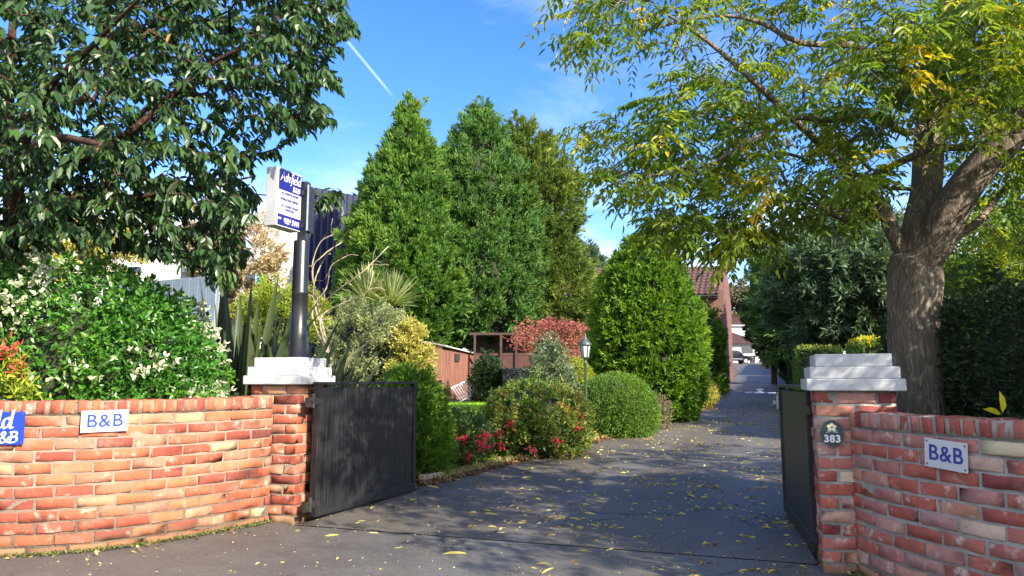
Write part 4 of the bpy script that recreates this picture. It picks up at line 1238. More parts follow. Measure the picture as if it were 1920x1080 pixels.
# grey green, yellow, olive bushes and the maple
shrub('grey_bush', 690, 760, 10.5, .60, 2.08, 'tall fine leaved grey green bush below the spiky palm, behind the gate', 'bush', 'leaf_grey', 9500, .042, .017, prof=[(0, .9), (.3, 1), (.6, .95), (.8, .8), (.93, .55), (1, .1)], k=4, up=.3, spread=.8, lump=.16, lf=3, seed=57, clumps=(420, .22, .05))
shrub('yellow_bush', 768, 755, 9.9, .20, 1.78, 'pale yellow leaved bush leaning against the grey green one', 'bush', 'leaf_yellow', 5200, .05, .022, prof=[(0, .9), (.35, 1), (.65, .9), (.85, .65), (1, .1)], k=4, up=.3, spread=.8, lump=.16, lf=3, seed=59, clumps=(260, .22, .05))
shrub('holly_bush', 1030, 790, 13.6, .46, 1.62, 'silvery variegated bush in front of the red maple', 'bush', 'leaf_olive', 5600, .055, .024, prof=[(0, .8), (.25, 1), (.5, .85), (.75, .5), (.92, .25), (1, .05)], k=3, up=.35, spread=.8, lump=.18, lf=3, seed=61, clumps=(330, .24, .05))
shrub('dark_bush', 913, 748, 23.0, .42, 1.45, 'small dark green upright bush between the shed and the wheelie bins', 'bush', 'leaf_hedge', 3600, .08, .03, prof=[(0, .8), (.3, 1), (.7, .8), (.9, .45), (1, .05)], k=3, up=.4, spread=.7, lump=.14, lf=3, seed=63, clumps=(200, .3, .07))
shrub('lime_bush', 1082, 745, 15.5, .30, 1.25, 'small yellow green bush behind the garden lamp', 'bush', 'leaf_lime', 2200, .06, .025, prof=BALL, k=3, up=.3, spread=.8, lump=.2, lf=4, seed=64, depth=.4, core=.6)


def maple():
    Y = 20.5; b = ((1040 - 960) / F * Y, Y, gzf(Y))
    t = thing('maple_tree', b, 0, 'low spreading Japanese maple with red autumn leaves behind the silvery bush', 'tree')
    s = Skel(); bb = np.array(b)
    s.path([bb + (0, 0, -.05), bb + (.05, 0, .5), bb + (-.03, 0, .95)], [.07, .06, .055], -1, 4); f = len(s.p) - 1
    att = sample_poly([(962, 625), (985, 603), (1040, 597), (1085, 602), (1116, 618), (1110, 640), (1085, 650), (1090, 675), (1070, 668), (1010, 645), (985, 655), (965, 645)], 120, Y - .9, Y + .9)
    tips = s.grow(att, s.p[f], .15, .02, .03, skip=f - 1); s.mesh('trunk', M['bark_dark'], t)
    P = np.array([s.p[c[-1]] for c in tips for _ in range(28)]); P = P + rng.normal(size=P.shape) * (.14, .14, .07)
    A = rdir(len(P)) * (1, 1, .3) + (0, 0, -.25)
    leaves('crown', P, A, rng.uniform(.06, .10, len(P)), rng.uniform(.03, .05, len(P)), M['leaf_maple'], t, .5 + .25 * SNoise(5, 4)(P) + rng.normal(size=len(P)) * .15)


maple()

# big flowering shrub behind the left wall
t = thing('flowering_shrub', (-3.4, 6.2, 0), 0, 'large bushy evergreen with clusters of creamy white variegated leaves behind the sunlit wall', 'shrub')


def big_shrub():
    n = 15000
    lobes = [((-3.55, 6.25, 1.05), (1.15, .75, 1.05)), ((-3.02, 6.15, .95), (.52, .55, .85)), ((-4.4, 6.1, 1.15), (.9, .7, .95)), ((-2.84, 5.95, .55), (.36, .36, .62))]
    wts = np.array([.42, .26, .24, .08]); P, A = [], []
    nz, nz2 = SNoise(71, 3.2), SNoise(72, 7)
    for (c, r), wt in zip(lobes, wts):
        m = int(n * wt); D = rdir(m); q = 1 - .35 * rng.random(m) ** 2
        p = np.array(c) + D * np.array(r) * (q * (1 + .10 * nz(D * r + c) + .07 * nz2(D * r + c)))[:, None]
        P.append(p); A.append(unit(D + (0, 0, .1) + rng.normal(size=(m, 3)) * .6))
    P, A = np.concatenate(P), np.concatenate(A)
    ok = (P[:, 2] > .25) & (P[:, 1] < 6.75)
    for (c, r) in lobes: ok &= (((P - c) / (np.array(r) * .66)) ** 2).sum(1) > 1
    P, A = P[ok], A[ok]
    cr = SNoise(73, 3.4)(P) + SNoise(74, 8)(P) * .45 + np.clip(1.1 - P[:, 2], -.4, .5) * .35
    cream = (cr > .02) & (rng.random(len(P)) < .92)
    P = P + np.where(cream[:, None], unit(A) * .05 + (0, -.03, .02), 0)
    Pg, Ag = fan(P[~cream], A[~cream], 3, .7, .06); m = len(Pg)
    leaves('foliage', Pg, Ag, rng.uniform(.035, .06, m), rng.uniform(.022, .034, m), M['leaf_shrub'], t, np.repeat(.4 + .2 * nz2(P[~cream]), 3) + rng.normal(size=m) * .18, .3, .15)
    Pc, Ac = fan(P[cream], A[cream], 5, .8, .07); m = len(Pc)
    leaves('cream_leaves', Pc, Ac, rng.uniform(.032, .050, m), rng.uniform(.020, .032, m), M['leaf_cream'], t, None, .3, .15)
    for (c, r) in lobes:
        core_mesh('branches', [((r[0] * .62 * math.sin(a), r[1] * .62 * math.sin(a)), c[2] - r[2] * .62 * math.cos(a)) for a in np.linspace(.06, 3.08, 9)], c, t, M['core'], 14)  # solid dark cores added inside the lobes to block light


big_shrub()
t = thing('pieris_plant', (-3.65, 5.35, .2), 0, 'small plant with scarlet young leaves over lime ones at the left end of the wall', 'plant')
P, A = [], []
for c, k in ((at(15, 655, 5.3), 34), (at(32, 690, 5.3), 20), (at(0, 668, 5.35), 22)):
    P += [c + rng.normal(size=3) * .03 for _ in range(k)]; A += list(rdir(k) + (0, 0, .3))
leaves('red_leaves', P, A, rng.uniform(.04, .075, len(P)), rng.uniform(.012, .02, len(P)), M['leaf_red'], t, rng.uniform(.5, 1, len(P)))
P, A = [], []
for c in (at(20, 700, 5.35), at(45, 725, 5.35), at(10, 720, 5.4), at(60, 735, 5.4), at(-30, 690, 5.4), at(30, 675, 5.4)):
    P += [c + rng.normal(size=3) * .05 for _ in range(60)]; A += list(rdir(60) + (0, 0, .3))
leaves('foliage', P, A, rng.uniform(.04, .07, len(P)), rng.uniform(.014, .024, len(P)), M['leaf_lime'], t)
MB().tube([(-.1, .05, -.2), (-.05, .03, .5), (.0, .0, .9)], .012).tube([(-.1, .05, .1), (.1, .02, .6)], .009).build('stem', M['bark_dark'], t)


# sword leaved plants
def blades(name, t, base, n, length, width, spread, mat, seg=7, upmin=.2, curve=.5, tint=None, r0=.12, clear=None):
    V, Q, T = [], [], []; nv = 0
    b0 = np.array(t.location)
    for i in range(n):
        a = rng.uniform(0, 2 * math.pi); lean = rng.uniform(*spread)
        el = math.pi / 2 - lean
        d = np.array((math.cos(a) * math.cos(el), math.sin(a) * math.cos(el), math.sin(el)))
        side = np.cross(d, (0, 0, 1.)); side /= max(1e-6, np.linalg.norm(side))
        side = side * math.cos(.5) + np.cross(side, d) * math.sin(rng.uniform(-.9, .9)); side /= np.linalg.norm(side)
        L = length * rng.uniform(.55, 1.1); W = width * rng.uniform(.7, 1.2); cv = curve * rng.uniform(.2, 1.4) * (1 if rng.random() > .1 else 2.2)
        p = np.array(base) + np.array((math.cos(a), math.sin(a), 0)) * rng.uniform(0, r0)
        step = L / seg
        nrm = np.cross(side, d)
        tt = np.clip(rng.normal(.45, .2), 0, .95) if rng.random() > .01 else .97
        v0, q0, t0, n0 = len(V), len(Q), len(T), nv
        for k in range(seg + 1):
            f = k / seg; wd = W * (.55 + 1.1 * f * (1 - f) * 1.8 if f < .5 else (1.04 * (1 - ((f - .5) * 2) ** 2.2))) * .5
            mid = p - nrm * wd * .35
            V += [p - side * wd, mid, p + side * wd]; T += [tt] * 3
            if k:
                o = nv + (k - 1) * 3
                Q += [(o, o + 1, o + 4, o + 3), (o + 1, o + 2, o + 5, o + 4)]
            d = d + np.array((0, 0, -1.)) * cv * step * (.3 + f); d /= np.linalg.norm(d); p = p + d * step
        nv += 3 * (seg + 1)
        if clear is not None and not clear(np.array(V[v0:])):      # would grow through the pillar or the gate
            del V[v0:], Q[q0:], T[t0:]; nv = n0
    V = np.array(V) - b0
    return link(name, raw_mesh(name, V, np.array(Q), np.array(T), smooth=True), t, [mat])


fb = (-2.52, 7.05, .05)
free = lambda B: not (((B[:, 1] < 6.85) & (B[:, 2] < 1.36) & (B[:, 2] > .3)) | ((B[:, 0] > -1.75) & (B[:, 2] < 1.25) & (B[:, 1] < 7.6))).any()
t = thing('flax_plant', fb, 0, 'big clump of dark sword shaped leaves behind the pole sign pillar', 'plant')
blades('leaf_blades', t, fb, 260, 1.95, .10, (.02, .85), M['leaf_flax'], 9, curve=.55, r0=.30, clear=free)
blades('leaf_blades', t, (-2.15, 7.55, .05), 120, 1.6, .09, (.02, .55), M['leaf_flax'], 9, curve=.5, r0=.25, clear=free)
cb = ((695 - 960) / F * 11.6, 11.6, gzf(11.6))
t = thing('cabbage_palm', cb, 0, 'spiky cabbage palm with two pale green starburst heads above the grey bush', 'palm')
for u, v in ((688, 565), (733, 572)):
    h = at(u, v, 11.6)
    MB().tube([(0, 0, 0), tuple((h - np.array(cb)) * (.5, .5, .55)), tuple(h - np.array(cb))], .05, 8).build('trunk', M['bark_dark'], t)
    blades('leaf_blades', t, h, 230, .60, .026, (.0, 1.45), M['leaf_cordyline'], 5, curve=.5, r0=.04)

# bare branching stems beside the pole
t = thing('bare_shrub', (-2.0, 8.0, .05), 0, 'leafless straw coloured stems arching up right of the sign pole', 'shrub')
s = Skel(); s.path([(-2.05, 8.0, .0), (-2.0, 8.0, .7), (-1.93, 8.0, 1.3)], [.014, .012, .010], -1, 4); f = len(s.p) - 1
for pts in ([(588, 560), (600, 500), (625, 465), (655, 432)], [(586, 520), (605, 480), (640, 455)], [(585, 590), (612, 540), (620, 500), (650, 480)], [(600, 580), (680, 510), (728, 462)], [(590, 545), (585, 500), (600, 455), (625, 440)], [(600, 600), (640, 570), (690, 545), (700, 480), (706, 462)]):
    s.path([at(u, v, 8.0 + rng.normal() * .15) for u, v in pts], [.009, .0075, .006, .005, .0035][:len(pts)], f, 5)
k0 = len(s.p)
s.grow(np.array([s.p[rng.integers(f, k0)] + rng.normal(size=3) * (.12, .08, .10) + (.05, 0, .06) for _ in range(40)]), s.p[f], .06, .008, 0, skip=f)
s.mesh('stems', M['dead_wood'], t)

# hedges
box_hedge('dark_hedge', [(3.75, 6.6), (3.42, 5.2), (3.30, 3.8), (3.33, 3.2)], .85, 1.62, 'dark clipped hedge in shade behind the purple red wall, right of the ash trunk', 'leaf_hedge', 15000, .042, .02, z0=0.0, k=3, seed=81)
hp = lambda y, off: (float(np.interp(y, RIGHT[:, 1], RIGHT[:, 0])) + off, y)
box_hedge('dark_hedge', [(3.42, 3.1), (3.4, 2.0), (3.65, .6), (4.2, -1.2)], .95, 1.78, 'taller dark clipped hedge continuing towards the street out of view, added to cast shade', 'leaf_hedge', 7000, .05, .022, z0=0.0, k=3, seed=82)  # unseen stretch added to shade the right wall, pillar cap and drive
box_hedge('privet_hedge', [hp(17.5, .65), hp(22, .6), hp(28, .6)], .9, 1.55, 'light green clipped hedge with golden top growth, nearest along the drive', 'leaf_privet', 12000, .05, .02, k=3, seed=83, top_mat='leaf_yellow', nt_=2600)
box_hedge('gold_hedge', [(5.6, 11.0), (6.4, 13.0), (7.4, 15.6)], .8, 1.56, 'bright golden yellow topped hedge showing above the white pillar cap', 'leaf_privet', 8000, .05, .022, k=3, seed=85, top_mat='leaf_gold', nt_=8500)
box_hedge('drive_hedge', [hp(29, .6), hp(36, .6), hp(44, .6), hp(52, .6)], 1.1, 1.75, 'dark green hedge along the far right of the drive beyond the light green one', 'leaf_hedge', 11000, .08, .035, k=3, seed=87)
box_hedge('drive_hedge', [hp(53, .8), hp(66, .8), hp(80, .8), hp(94, .8)], 1.4, 2.1, 'long hedge closing the drive near the white house, with a brown dead patch', 'leaf_privet', 11000, .12, .05, k=3, seed=89)


def dead_branch():
    p = at(1432, 685, 40); t = thing('dead_branch', (p[0], p[1], gzf(40)), 0, 'brown dead branch hanging out of the dark hedge by the drive', 'branch')
    P = np.array([at(1428 + 10 * f, 665 + 22 * f, 40.2 - .3 * f) for f in rng.random(260)]) + rng.normal(size=(260, 3)) * .09
    leaves('dead_leaves', P, rdir(260) + (0, 0, -.6), rng.uniform(.12, .22, 260), rng.uniform(.04, .07, 260), M['leaf_dry'], t)
    a, b, c = at(1424, 655, 40.6), at(1432, 680, 40.2), at(1440, 692, 40)
    MB().tube([tuple(q - np.array(t.location)) for q in (a, b, c)], .03).build('stick', M['dead_wood'], t)


dead_branch()


# background trees on the right and beyond
def backtree(u, Y, vtop, vbase, hw, mat, n, label, L, W, seed, prof=ROUND, group='trees behind the right hedges', name='tree', tr=.16, bark='bark_dark', **kw):
    x = (u - 960) / F * Y; z0 = gzf(Y); top = at(u, vtop, Y)[2]; bot = max(z0 + .2, at(u, vbase, Y)[2])
    t = thing(name, (x, Y, z0), 0, label, 'tree', group)
    MB().cyl((0, 0, -.1), (0, 0, (bot - z0) + (top - bot) * .55), tr, tr * .4, 10).build('trunk', M[bark], t)
    profile_crown(t, (x, Y, z0), top - bot, prof, hw, hw, n, L, W, M[mat], z0=bot - z0, seed=seed, **kw)
    return t


M['leaf_pine'] = leafmat('leaf_pine', [(0, (.045, .088, .045)), (.6, (.095, .155, .08)), (1, (.20, .26, .12))], .25, .6, spec=.25)
backtree(1600, 19, 395, 655, 1.6, 'leaf_pine', 9000, 'blue green pine behind the gold hedge, close to the ash trunk', .22, .05, 91, clumps=(260, .75, .16), prof=BALL, name='pine_tree', k=4, spread=.6, lump=.25, lf=1.3, depth=.5, core=.62, gaps=.2)
backtree(1500, 27, 455, 668, 1.7, 'leaf_conifer_blue', 9000, 'dark blue green conifer over the light green drive hedge', .22, .06, 93, clumps=(260, .80, .18), prof=BALL, name='conifer_tree', k=4, spread=.6, lump=.22, lf=1.2, depth=.45, core=.62)
backtree(1448, 40, 520, 672, 1.25, 'leaf_hedge', 6000, 'small very dark tree at the edge of the drive beside the pale far trees', .25, .09, 95, clumps=(180, .7, .18), prof=BALL, k=3, spread=.6, lump=.2, lf=1.2, depth=.4)
backtree(1680, 22, 500, 660, 1.9, 'leaf_shrub', 8000, 'glossy dark green laurel right behind the ash trunk', .09, .04, 97, clumps=(260, .55, .14), prof=BALL, name='laurel_tree', k=4, spread=.7, lump=.2, lf=1.6, depth=.4)
backtree(1870, 14.5, 455, 640, 1.6, 'leaf_grey', 8000, 'glossy grey green evergreen rising behind the dark shaded hedge', .06, .028, 99, clumps=(320, .45, .11), prof=BALL, name='evergreen_tree', k=4, spread=.7, lump=.15, lf=2, depth=.35)
backtree(1990, 12, 330, 640, 1.7, 'leaf_ash', 7000, 'yellow green tree at the right edge above the grey green evergreen', .09, .035, 101, clumps=(200, .8, .2), prof=BALL, k=3, spread=.7, lump=.25, lf=1.6, depth=.5, core=.5, gaps=.25)
backtree(1398, 125, 530, 668, 4.2, 'leaf_autumn', 4200, 'pale brownish autumn tree above the white house roof', .7, .3, 103, clumps=(160, 1.8, .45), prof=BALL, group='far trees beyond the houses', k=3, spread=.8, lump=.3, lf=.5, depth=.6, core=.4, gaps=.3)
backtree(1425, 140, 548, 668, 3.6, 'leaf_autumn', 3500, 'pale hazy tree half hidden by the dark tree at the drive edge', .7, .3, 105, clumps=(140, 1.6, .4), prof=BALL, group='far trees beyond the houses', k=3, spread=.8, lump=.3, lf=.5, depth=.6, core=.4, gaps=.3)
backtree(1106, 55, 458, 560, 1.6, 'leaf_pine', 2600, 'small bluish conifer top showing above the brick house roof', .4, .12, 107, clumps=(160,.6,.16), prof=CONE, group='far trees beyond the houses', k=3, spread=.5, lump=.25, lf=.8, depth=.5, core=.5)
backtree(430, 17, 400, 560, 1.0, 'leaf_dry', 3600, 'straw coloured dry tree seen under the cherry branches', .10, .03, 109, clumps=(150, .5, .1), prof=BALL, group='trees behind the cherry', k=4, spread=.8, lump=.25, lf=2, depth=.6, core=.3, gaps=.2, coremat='core_brown')
backtree(160, 15, 395, 520, .9, 'leaf_yellow', 3000, 'lemon yellow leaved tree seen under the left cherry branches', .08, .035, 111, clumps=(140, .45, .1), prof=BALL, group='trees behind the cherry', k=4, spread=.8, lump=.25, lf=2, depth=.6, core=.3, gaps=.2)
backtree(525, 13, 540, 640, .62, 'leaf_lime', 2400, 'lime green bushy tree just behind the dark sword leaved clump', .06, .03, 113, clumps=(140, .4, .1), prof=BALL, group='trees behind the cherry', k=4, spread=.8, lump=.2, lf=2, depth=.5, core=.5)

# yellow sprig on the right wall
p = pathR.at(dist_at(pathR, 1852), -.06, .945)
t = thing('leaf_sprig', tuple(p), 0, 'sprig of two yellow leaves lying on top of the purple red wall', 'leaf')
leaves('leaf_blade', [p + (0, 0, .0), p + (.005, 0, .005)], [(-.9, -.2, .28), (.0, -.05, 1)], np.array([.095, .10]), np.array([.035, .042]), M['leaf_gold'], t, np.array([.3, .75]), .3, .1, N=np.array([(0.2, -.9, .5), (.3, -1., 0)]))

# ------------------------------------------------------------------ grass and fallen leaves
def drive_left(y): return np.interp(y, LEFT[:, 1], LEFT[:, 0])


n = 60000
y = 8.2 + rng.random(n) ** 1.4 * 14.2; x = rng.uniform(-3.4, 1, n) * (.4 + y / 24); x = np.minimum(x, drive_left(y) - .42 - .2 * rng.random(n))
P = np.stack([x, y, gz(y) + .004], 1)
tag(leaves('lawn_grass', P, rng.normal(size=(n, 3)) * .45 + (0, 0, 1), rng.uniform(.02, .04, n) * (1 + y / 22), .006 * (1 + y / 10), M['leaf_grass'], None, fine=True), 'bright green mown lawn grass behind the bushes', 'grass', kind='stuff')
n = 5200
y = rng.uniform(7.9, 14.0, n); off = rng.uniform(-.02, .30, n); clump = SNoise(8, 2.2)(np.stack([y, off, off], 1)) > -.15
y, off = y[clump], off[clump]; n = len(y)
P = np.stack([drive_left(y) - off, y, gz(y) + .004], 1)
tag(leaves('verge_grass', P, rng.normal(size=(n, 3)) * .6 + (0, 0, 1), rng.uniform(.04, .11, n), .008, M['leaf_strawgrass'], None, fine=True), 'straw coloured grass along the edge of the drive', 'grass', kind='stuff')


def litter(name, P, L, W, mat, label, tint=None):
    n = len(P); A = rng.normal(size=(n, 3)) * (1, 1, .12); Nn = np.tile((0, 0, 1.), (n, 1)) + rng.normal(size=(n, 3)) * .28
    tag(leaves(name, P, A, L, W, mat, None, tint, .55, .28, N=Nn), label, 'leaves', kind='stuff')


# fallen ash leaves over the drive
P = []; dn = SNoise(31, 1.1); dn2 = SNoise(32, 3.0)
while len(P) < 2300:
    yy = 3.2 + rng.random() ** 1.35 * 22; lo_, hi_ = np.interp(yy, LEFT[:, 1], LEFT[:, 0]), np.interp(yy, RIGHT[:, 1], RIGHT[:, 0])
    if yy < 5.2: lo_, hi_ = -3.0, 1.9
    xx = lo_ + (hi_ - lo_) * rng.random() ** .7
    dens = .18 + .82 * np.clip((xx - lo_) / (hi_ - lo_), 0, 1)
    if yy < 5.6: dens *= .32
    if yy > 16: dens *= .5
    q_ = np.array([[xx, yy, 0.]]); dens *= np.clip(.75 + 1.1 * dn(q_)[0] + .6 * dn2(q_)[0], .08, 1.6)
    if rng.random() < dens:
        P.append((xx, yy, gzf(yy) + .008))
        if rng.random() < .35:
            for _ in range(rng.integers(1, 4)): P.append((xx + rng.normal() * .04, yy + rng.normal() * .04, gzf(yy) + .010))
P = np.array(P); n = len(P)
litter('fallen_leaves', P, rng.uniform(.02, .082, n), rng.uniform(.008, .023, n), M['leaf_litter'], 'yellow and brown fallen leaves scattered over the drive and pavement', np.clip(rng.beta(1.7, 1.0, n), 0, 1))
# midribs and stalks
n = 230; yy = 3.6 + rng.random(n) ** 1.3 * 9; xx = np.interp(yy, LEFT[:, 1], LEFT[:, 0]) + rng.random(n) * 3.2
litter('fallen_stalks', np.stack([xx, yy, gz(yy) + .008], 1), rng.uniform(.06, .17, n), np.full(n, .005), M['leaf_litter'], 'thin pale leaf stalks strewn on the drive', rng.uniform(.6, 1, n))
# drifts at the foot of the walls, pillars and gates, with moss and grit
def foot(name, path, a, b, n, mat, label, L, W, out=(.0, .07), up=.2, z=.004):
    dd = rng.uniform(a, b, n); oo = -np.abs(rng.normal(size=n)) * (out[1] - out[0]) - out[0]; k = SNoise(int(n), 3)(np.stack([dd * 1.3, oo, oo], 1)) > -.25
    dd, oo = dd[k], oo[k]; m = len(dd)
    Pp = path.map(np.stack([dd, oo, z + rng.random(m) * .012], 1))
    tag(leaves(name, Pp, rng.normal(size=(m, 3)) * (1, 1, .3) + (0, 0, up), rng.uniform(*L, m), rng.uniform(*W, m), M[mat], None, None, .5, .25), label, 'moss' if 'moss' in name else 'leaves', kind='stuff')


M['moss'] = leafmat('moss', [(0, (.05, .045, .02)), (.5, (.09, .10, .03)), (1, (.18, .20, .04))], .1, .8)
foot('wall_moss', pathL, 1.2, pathL.len, 2600, 'moss', 'brown and green moss along the foot of the orange wall', (.012, .03), (.006, .014), (.0, .022), .8)
foot('wall_moss', pathR, 0, 2.6, 2600, 'moss', 'dark moss along the foot of the purple red wall', (.012, .03), (.006, .014), (.0, .035), .8)
foot('wall_leaves', pathL, 1.5, pathL.len, 60, 'leaf_litter', 'a few dry leaves caught along the foot of the orange wall', (.03, .07), (.014, .028), (.02, .13), 0)
foot('wall_leaves', pathR, 0, 1.6, 90, 'leaf_litter', 'dry leaves caught in the corner at the foot of the 383 pillar', (.03, .08), (.012, .028), (.02, .16), 0)
ng = 2600; ga = rng.random(ng); gy = 2.6 + 6 * ga ** 1.4; gx = rng.uniform(-3.4, 2.2, ng)
tag(leaves('grit', np.stack([gx, gy, gz(gy) + .006], 1), rng.normal(size=(ng, 3)) * (1, 1, .25), rng.uniform(.006, .018, ng), rng.uniform(.005, .010, ng), M['leaf_litter'], None, rng.random(ng), fine=True), 'small pale grit and leaf crumbs over the asphalt', 'debris', kind='stuff')
# brown litter along the bed
n = 2600; yy = 7.7 + rng.random(n) ** 1.2 * 9; off = np.abs(rng.normal(size=n)) * .22
litter('bed_litter', np.stack([drive_left(yy) - off + .10, yy, gz(yy) + .012 + rng.random(n) * .03], 1), rng.uniform(.04, .08, n), rng.uniform(.018, .035, n), M['leaf_brownlitter'], 'brown dead leaves piled along the edge of the bed')
n = 300; yy = rng.uniform(17, 23, n)
litter('red_litter', np.stack([drive_left(yy) + rng.uniform(-.2, .35, n), yy, gz(yy) + .01], 1), rng.uniform(.05, .09, n), rng.uniform(.03, .05, n), M['leaf_maple'], 'red fallen leaves at the foot of the tall clipped conifer')

# ------------------------------------------------------------------ garden lamp
Y = 11.75; b = ((1097 - 960) / F * Y, Y, gzf(Y))
t = thing('garden_lamp', b, 0, 'slim dark garden lamp post with a glazed lantern, at the edge of the drive', 'lamp')
MB().lathe([(.075, -.05), (.075, .02), (.062, .05), (.058, .16), (.045, .22), (.034, .30), (.026, .33)], 20).build('base', M['lamp_base'], t)
MB().lathe([(.019, .33), (.018, 1.20), (.026, 1.21), (.026, 1.235), (.016, 1.245), (.016, 1.27), (.035, 1.29), (.05, 1.30)], 16).build('post', M['lamp_paint'], t)
ln = MB()
hexr = lambda r, z, k: (r * math.cos(k * math.pi / 3), r * math.sin(k * math.pi / 3), z)
for k in range(6): ln.cyl(hexr(.052, 1.30, k), hexr(.082, 1.50, k), .0065, n=6)
ln.add([hexr(.054, 1.295, k) for k in range(6)] + [hexr(.060, 1.31, k) for k in range(6)], [tuple(range(6)), tuple(range(6, 12))] + [(k, (k + 1) % 6, 6 + (k + 1) % 6, 6 + k) for k in range(6)])
cg = ln.build('lantern_cage', M['lamp_paint'], t)
MB().add([hexr(.050, 1.312, k) for k in range(6)] + [hexr(.078, 1.495, k) for k in range(6)], [(k, (k + 1) % 6, 6 + (k + 1) % 6, 6 + k) for k in range(6)] + [tuple(range(6)), tuple(range(6, 12))]).build('glass', M['glass_lamp'], cg)
MB().lathe([(.104, 1.498), (.106, 1.512), (.082, 1.545), (.045, 1.585), (.030, 1.60), (.032, 1.612), (.014, 1.625), (.016, 1.645), (.006, 1.675)], 6).build('lantern_roof', M['lamp_paint'], t)

# low edging blocks by the gate
t = thing('bed_edging', (-.93, 7.82, gzf(7.8)), math.atan2(1.5, .82), 'short row of upright stone edging blocks beyond the open left gate', 'edging')
mb = MB()
for i in range(6): mb.box(i * .062, i * .062 + .056, -.03, .03, -.05, .085 + rng.normal() * .006)
mb.build('blocks', M['edging'], t, .008)


# ------------------------------------------------------------------ shed, ladder, bins, lean-to
def shed():
    c = at(828, 748, 24.0); z = gzf(24); ang = R(38)
    t = thing('garden_shed', (c[0], c[1], z), 0, 'old red brown timber shed with boarded end and sagging felt roof', 'shed')
    H = 1.72
    lx, ly = -1.15, .55   # left end wall runs left and back
    rx, ry = 1.10, 2.2    # long side runs right and back
    A = np.array((0, 0)); B = np.array((lx, ly)); C = np.array((rx, ry)); D = B + C

    def boards(a, b, n, mat, name, horiz=False, h0=0, h1=H, hb=None):
        mb = MB(); d = (b - a); L = np.linalg.norm(d); d = d / L; nrm = np.array((d[1], -d[0]))
        rot = math.atan2(d[1], d[0])
        m = Matrix.Translation((a[0], a[1], 0)) @ Matrix.Rotation(rot, 4, 'Z')
        for i in range(n):
            if horiz: q = MB().box(0, L, -.012 - .006 * (i % 2), .01, h0 + (h1 - h0) * i / n + .006, h0 + (h1 - h0) * (i + 1) / n)
            else:
                zz = h1 if hb is None else h1 + (hb - h1) * (i + .5) / n
                q = MB().box(L * i / n + .004, L * (i + 1) / n - .004, -.012 + rng.normal() * .004, .01, h0, zz)
            mb.add([m @ Vector(v) for v in q.v], q.f)
        return mb.build(name, mat, t)
    boards(B, A, 11, M['shed_brown'], 'end_wall', True, .72, H)
    lt = boards(B, A, 3, M['dark_wood'], 'lower_panel', True, .0, .62)
    boards(B, A, 1, M['shed_brown'], 'ledge', True, .63, .715)
    boards(A, C, 12, M['shed_red'], 'side_wall', False, -.1, H, H * .86)
    MB().add([(*B, -.1), (*D, -.1), (*D, H * .86), (*B, H), (*C, -.1), (*C, H * .86)], [(0, 1, 2, 3), (1, 4, 5, 2)]).build('back_wall', M['dark_wood'], t)
    mid = (A + B) / 2
    ea, eb = A + np.array((.12, -.12)), B + np.array((-.1, -.05)); ec, ed = C + np.array((.12, .1)), D + np.array((-.1, .1))
    r0, r1 = (ea + eb) / 2, (ec + ed) / 2
    v = [(*ea, H - .02), (*r0, H + .13), (*eb, H + .02), (*ec, H * .86), (*r1, H * .86 + .14), (*ed, H * .86 + .02)]
    vv = v + [(x, y, zz + .045) for x, y, zz in v]
    MB().add(vv, [(0, 3, 4, 1), (1, 4, 5, 2), (6, 7, 10, 9), (7, 8, 11, 10), (0, 1, 7, 6), (1, 2, 8, 7), (3, 9, 10, 4), (4, 10, 11, 5), (0, 6, 9, 3), (2, 5, 11, 8)]).build('roof', M['felt'], t)
    MB().box(.35, .62, .55, .6, 1.25, 1.5, 0, Matrix.Rotation(math.atan2(ry, rx), 3, 'Z'), (.3, .62, 1.3)).build('window', M['glass_dark'], t)


shed()


def ladder():
    a, b = at(862, 750, 22.6), at(897, 733, 22.9); z = gzf(22.6)
    t = thing('ladder', (a[0], a[1], z), 0, 'short aluminium ladder lying tilted on the ground in front of the shed', 'ladder')
    d = (b - a); d[2] = .26; L = np.linalg.norm(d); d /= L
    up = np.array((-.28, .15, .40)); o = np.array((0, 0, .03))
    for k in (0, 1):
        p = o + up * k; MB().cyl(p, p + d * (L + .1), .022, n=8).build('rail', M['ladder_alu'], t)
    for i in range(9):
        p = o + d * (L + .05) * (i + .5) / 9; MB().cyl(p, p + up, .014, n=8).build('rung', M['ladder_alu'], t)


ladder()


def wheelie_bin(u, Y, label, first=None):
    b = ((u - 960) / F * Y, Y, gzf(Y))
    if first:
        c = first.copy(); COL.objects.link(c); c.location = b; c['label'] = label; c.rotation_euler = (0, 0, R(-12))
        for ch in first.children:
            k = ch.copy(); COL.objects.link(k); k.parent = c
            for g in ch.children:
                q = g.copy(); COL.objects.link(q); q.parent = k
        return c
    t = thing('wheelie_bin', b, R(8), label, 'bin', 'wheelie bins by the lean-to')
    mb = MB(); w0, d0, w1, d1 = .22, .24, .28, .33
    mb.add([(-w0, -d0, .06), (w0, -d0, .06), (w0, d0, .06), (-w0, d0, .06), (-w1, -d1, .93), (w1, -d1, .93), (w1, d1, .93), (-w1, d1, .93)], [(3, 2, 1, 0), (0, 1, 5, 4), (1, 2, 6, 5), (2, 3, 7, 6), (3, 0, 4, 7), (4, 5, 6, 7)])
    mb.box(-.295, .295, -.345, .345, .905, .945)
    mb.build('body', M['bin_plastic'], t, .02)
    MB().prism([(-.31, .95), (.31, .95), (.29, 1.0), (.15, 1.03), (-.15, 1.03), (-.29, 1.0)], -.37, .36).build('lid', M['bin_plastic'], t, .015)
    MB().cyl((-.25, .40, 1.0), (.25, .40, 1.0), .016, n=8).build('handle', M['bin_plastic'], t)
    for sx in (-1, 1): MB().cyl((sx * .24, .27, .1), (sx * .29, .27, .1), .10, n=18).build('wheel', M['rubber'], t)
    return t


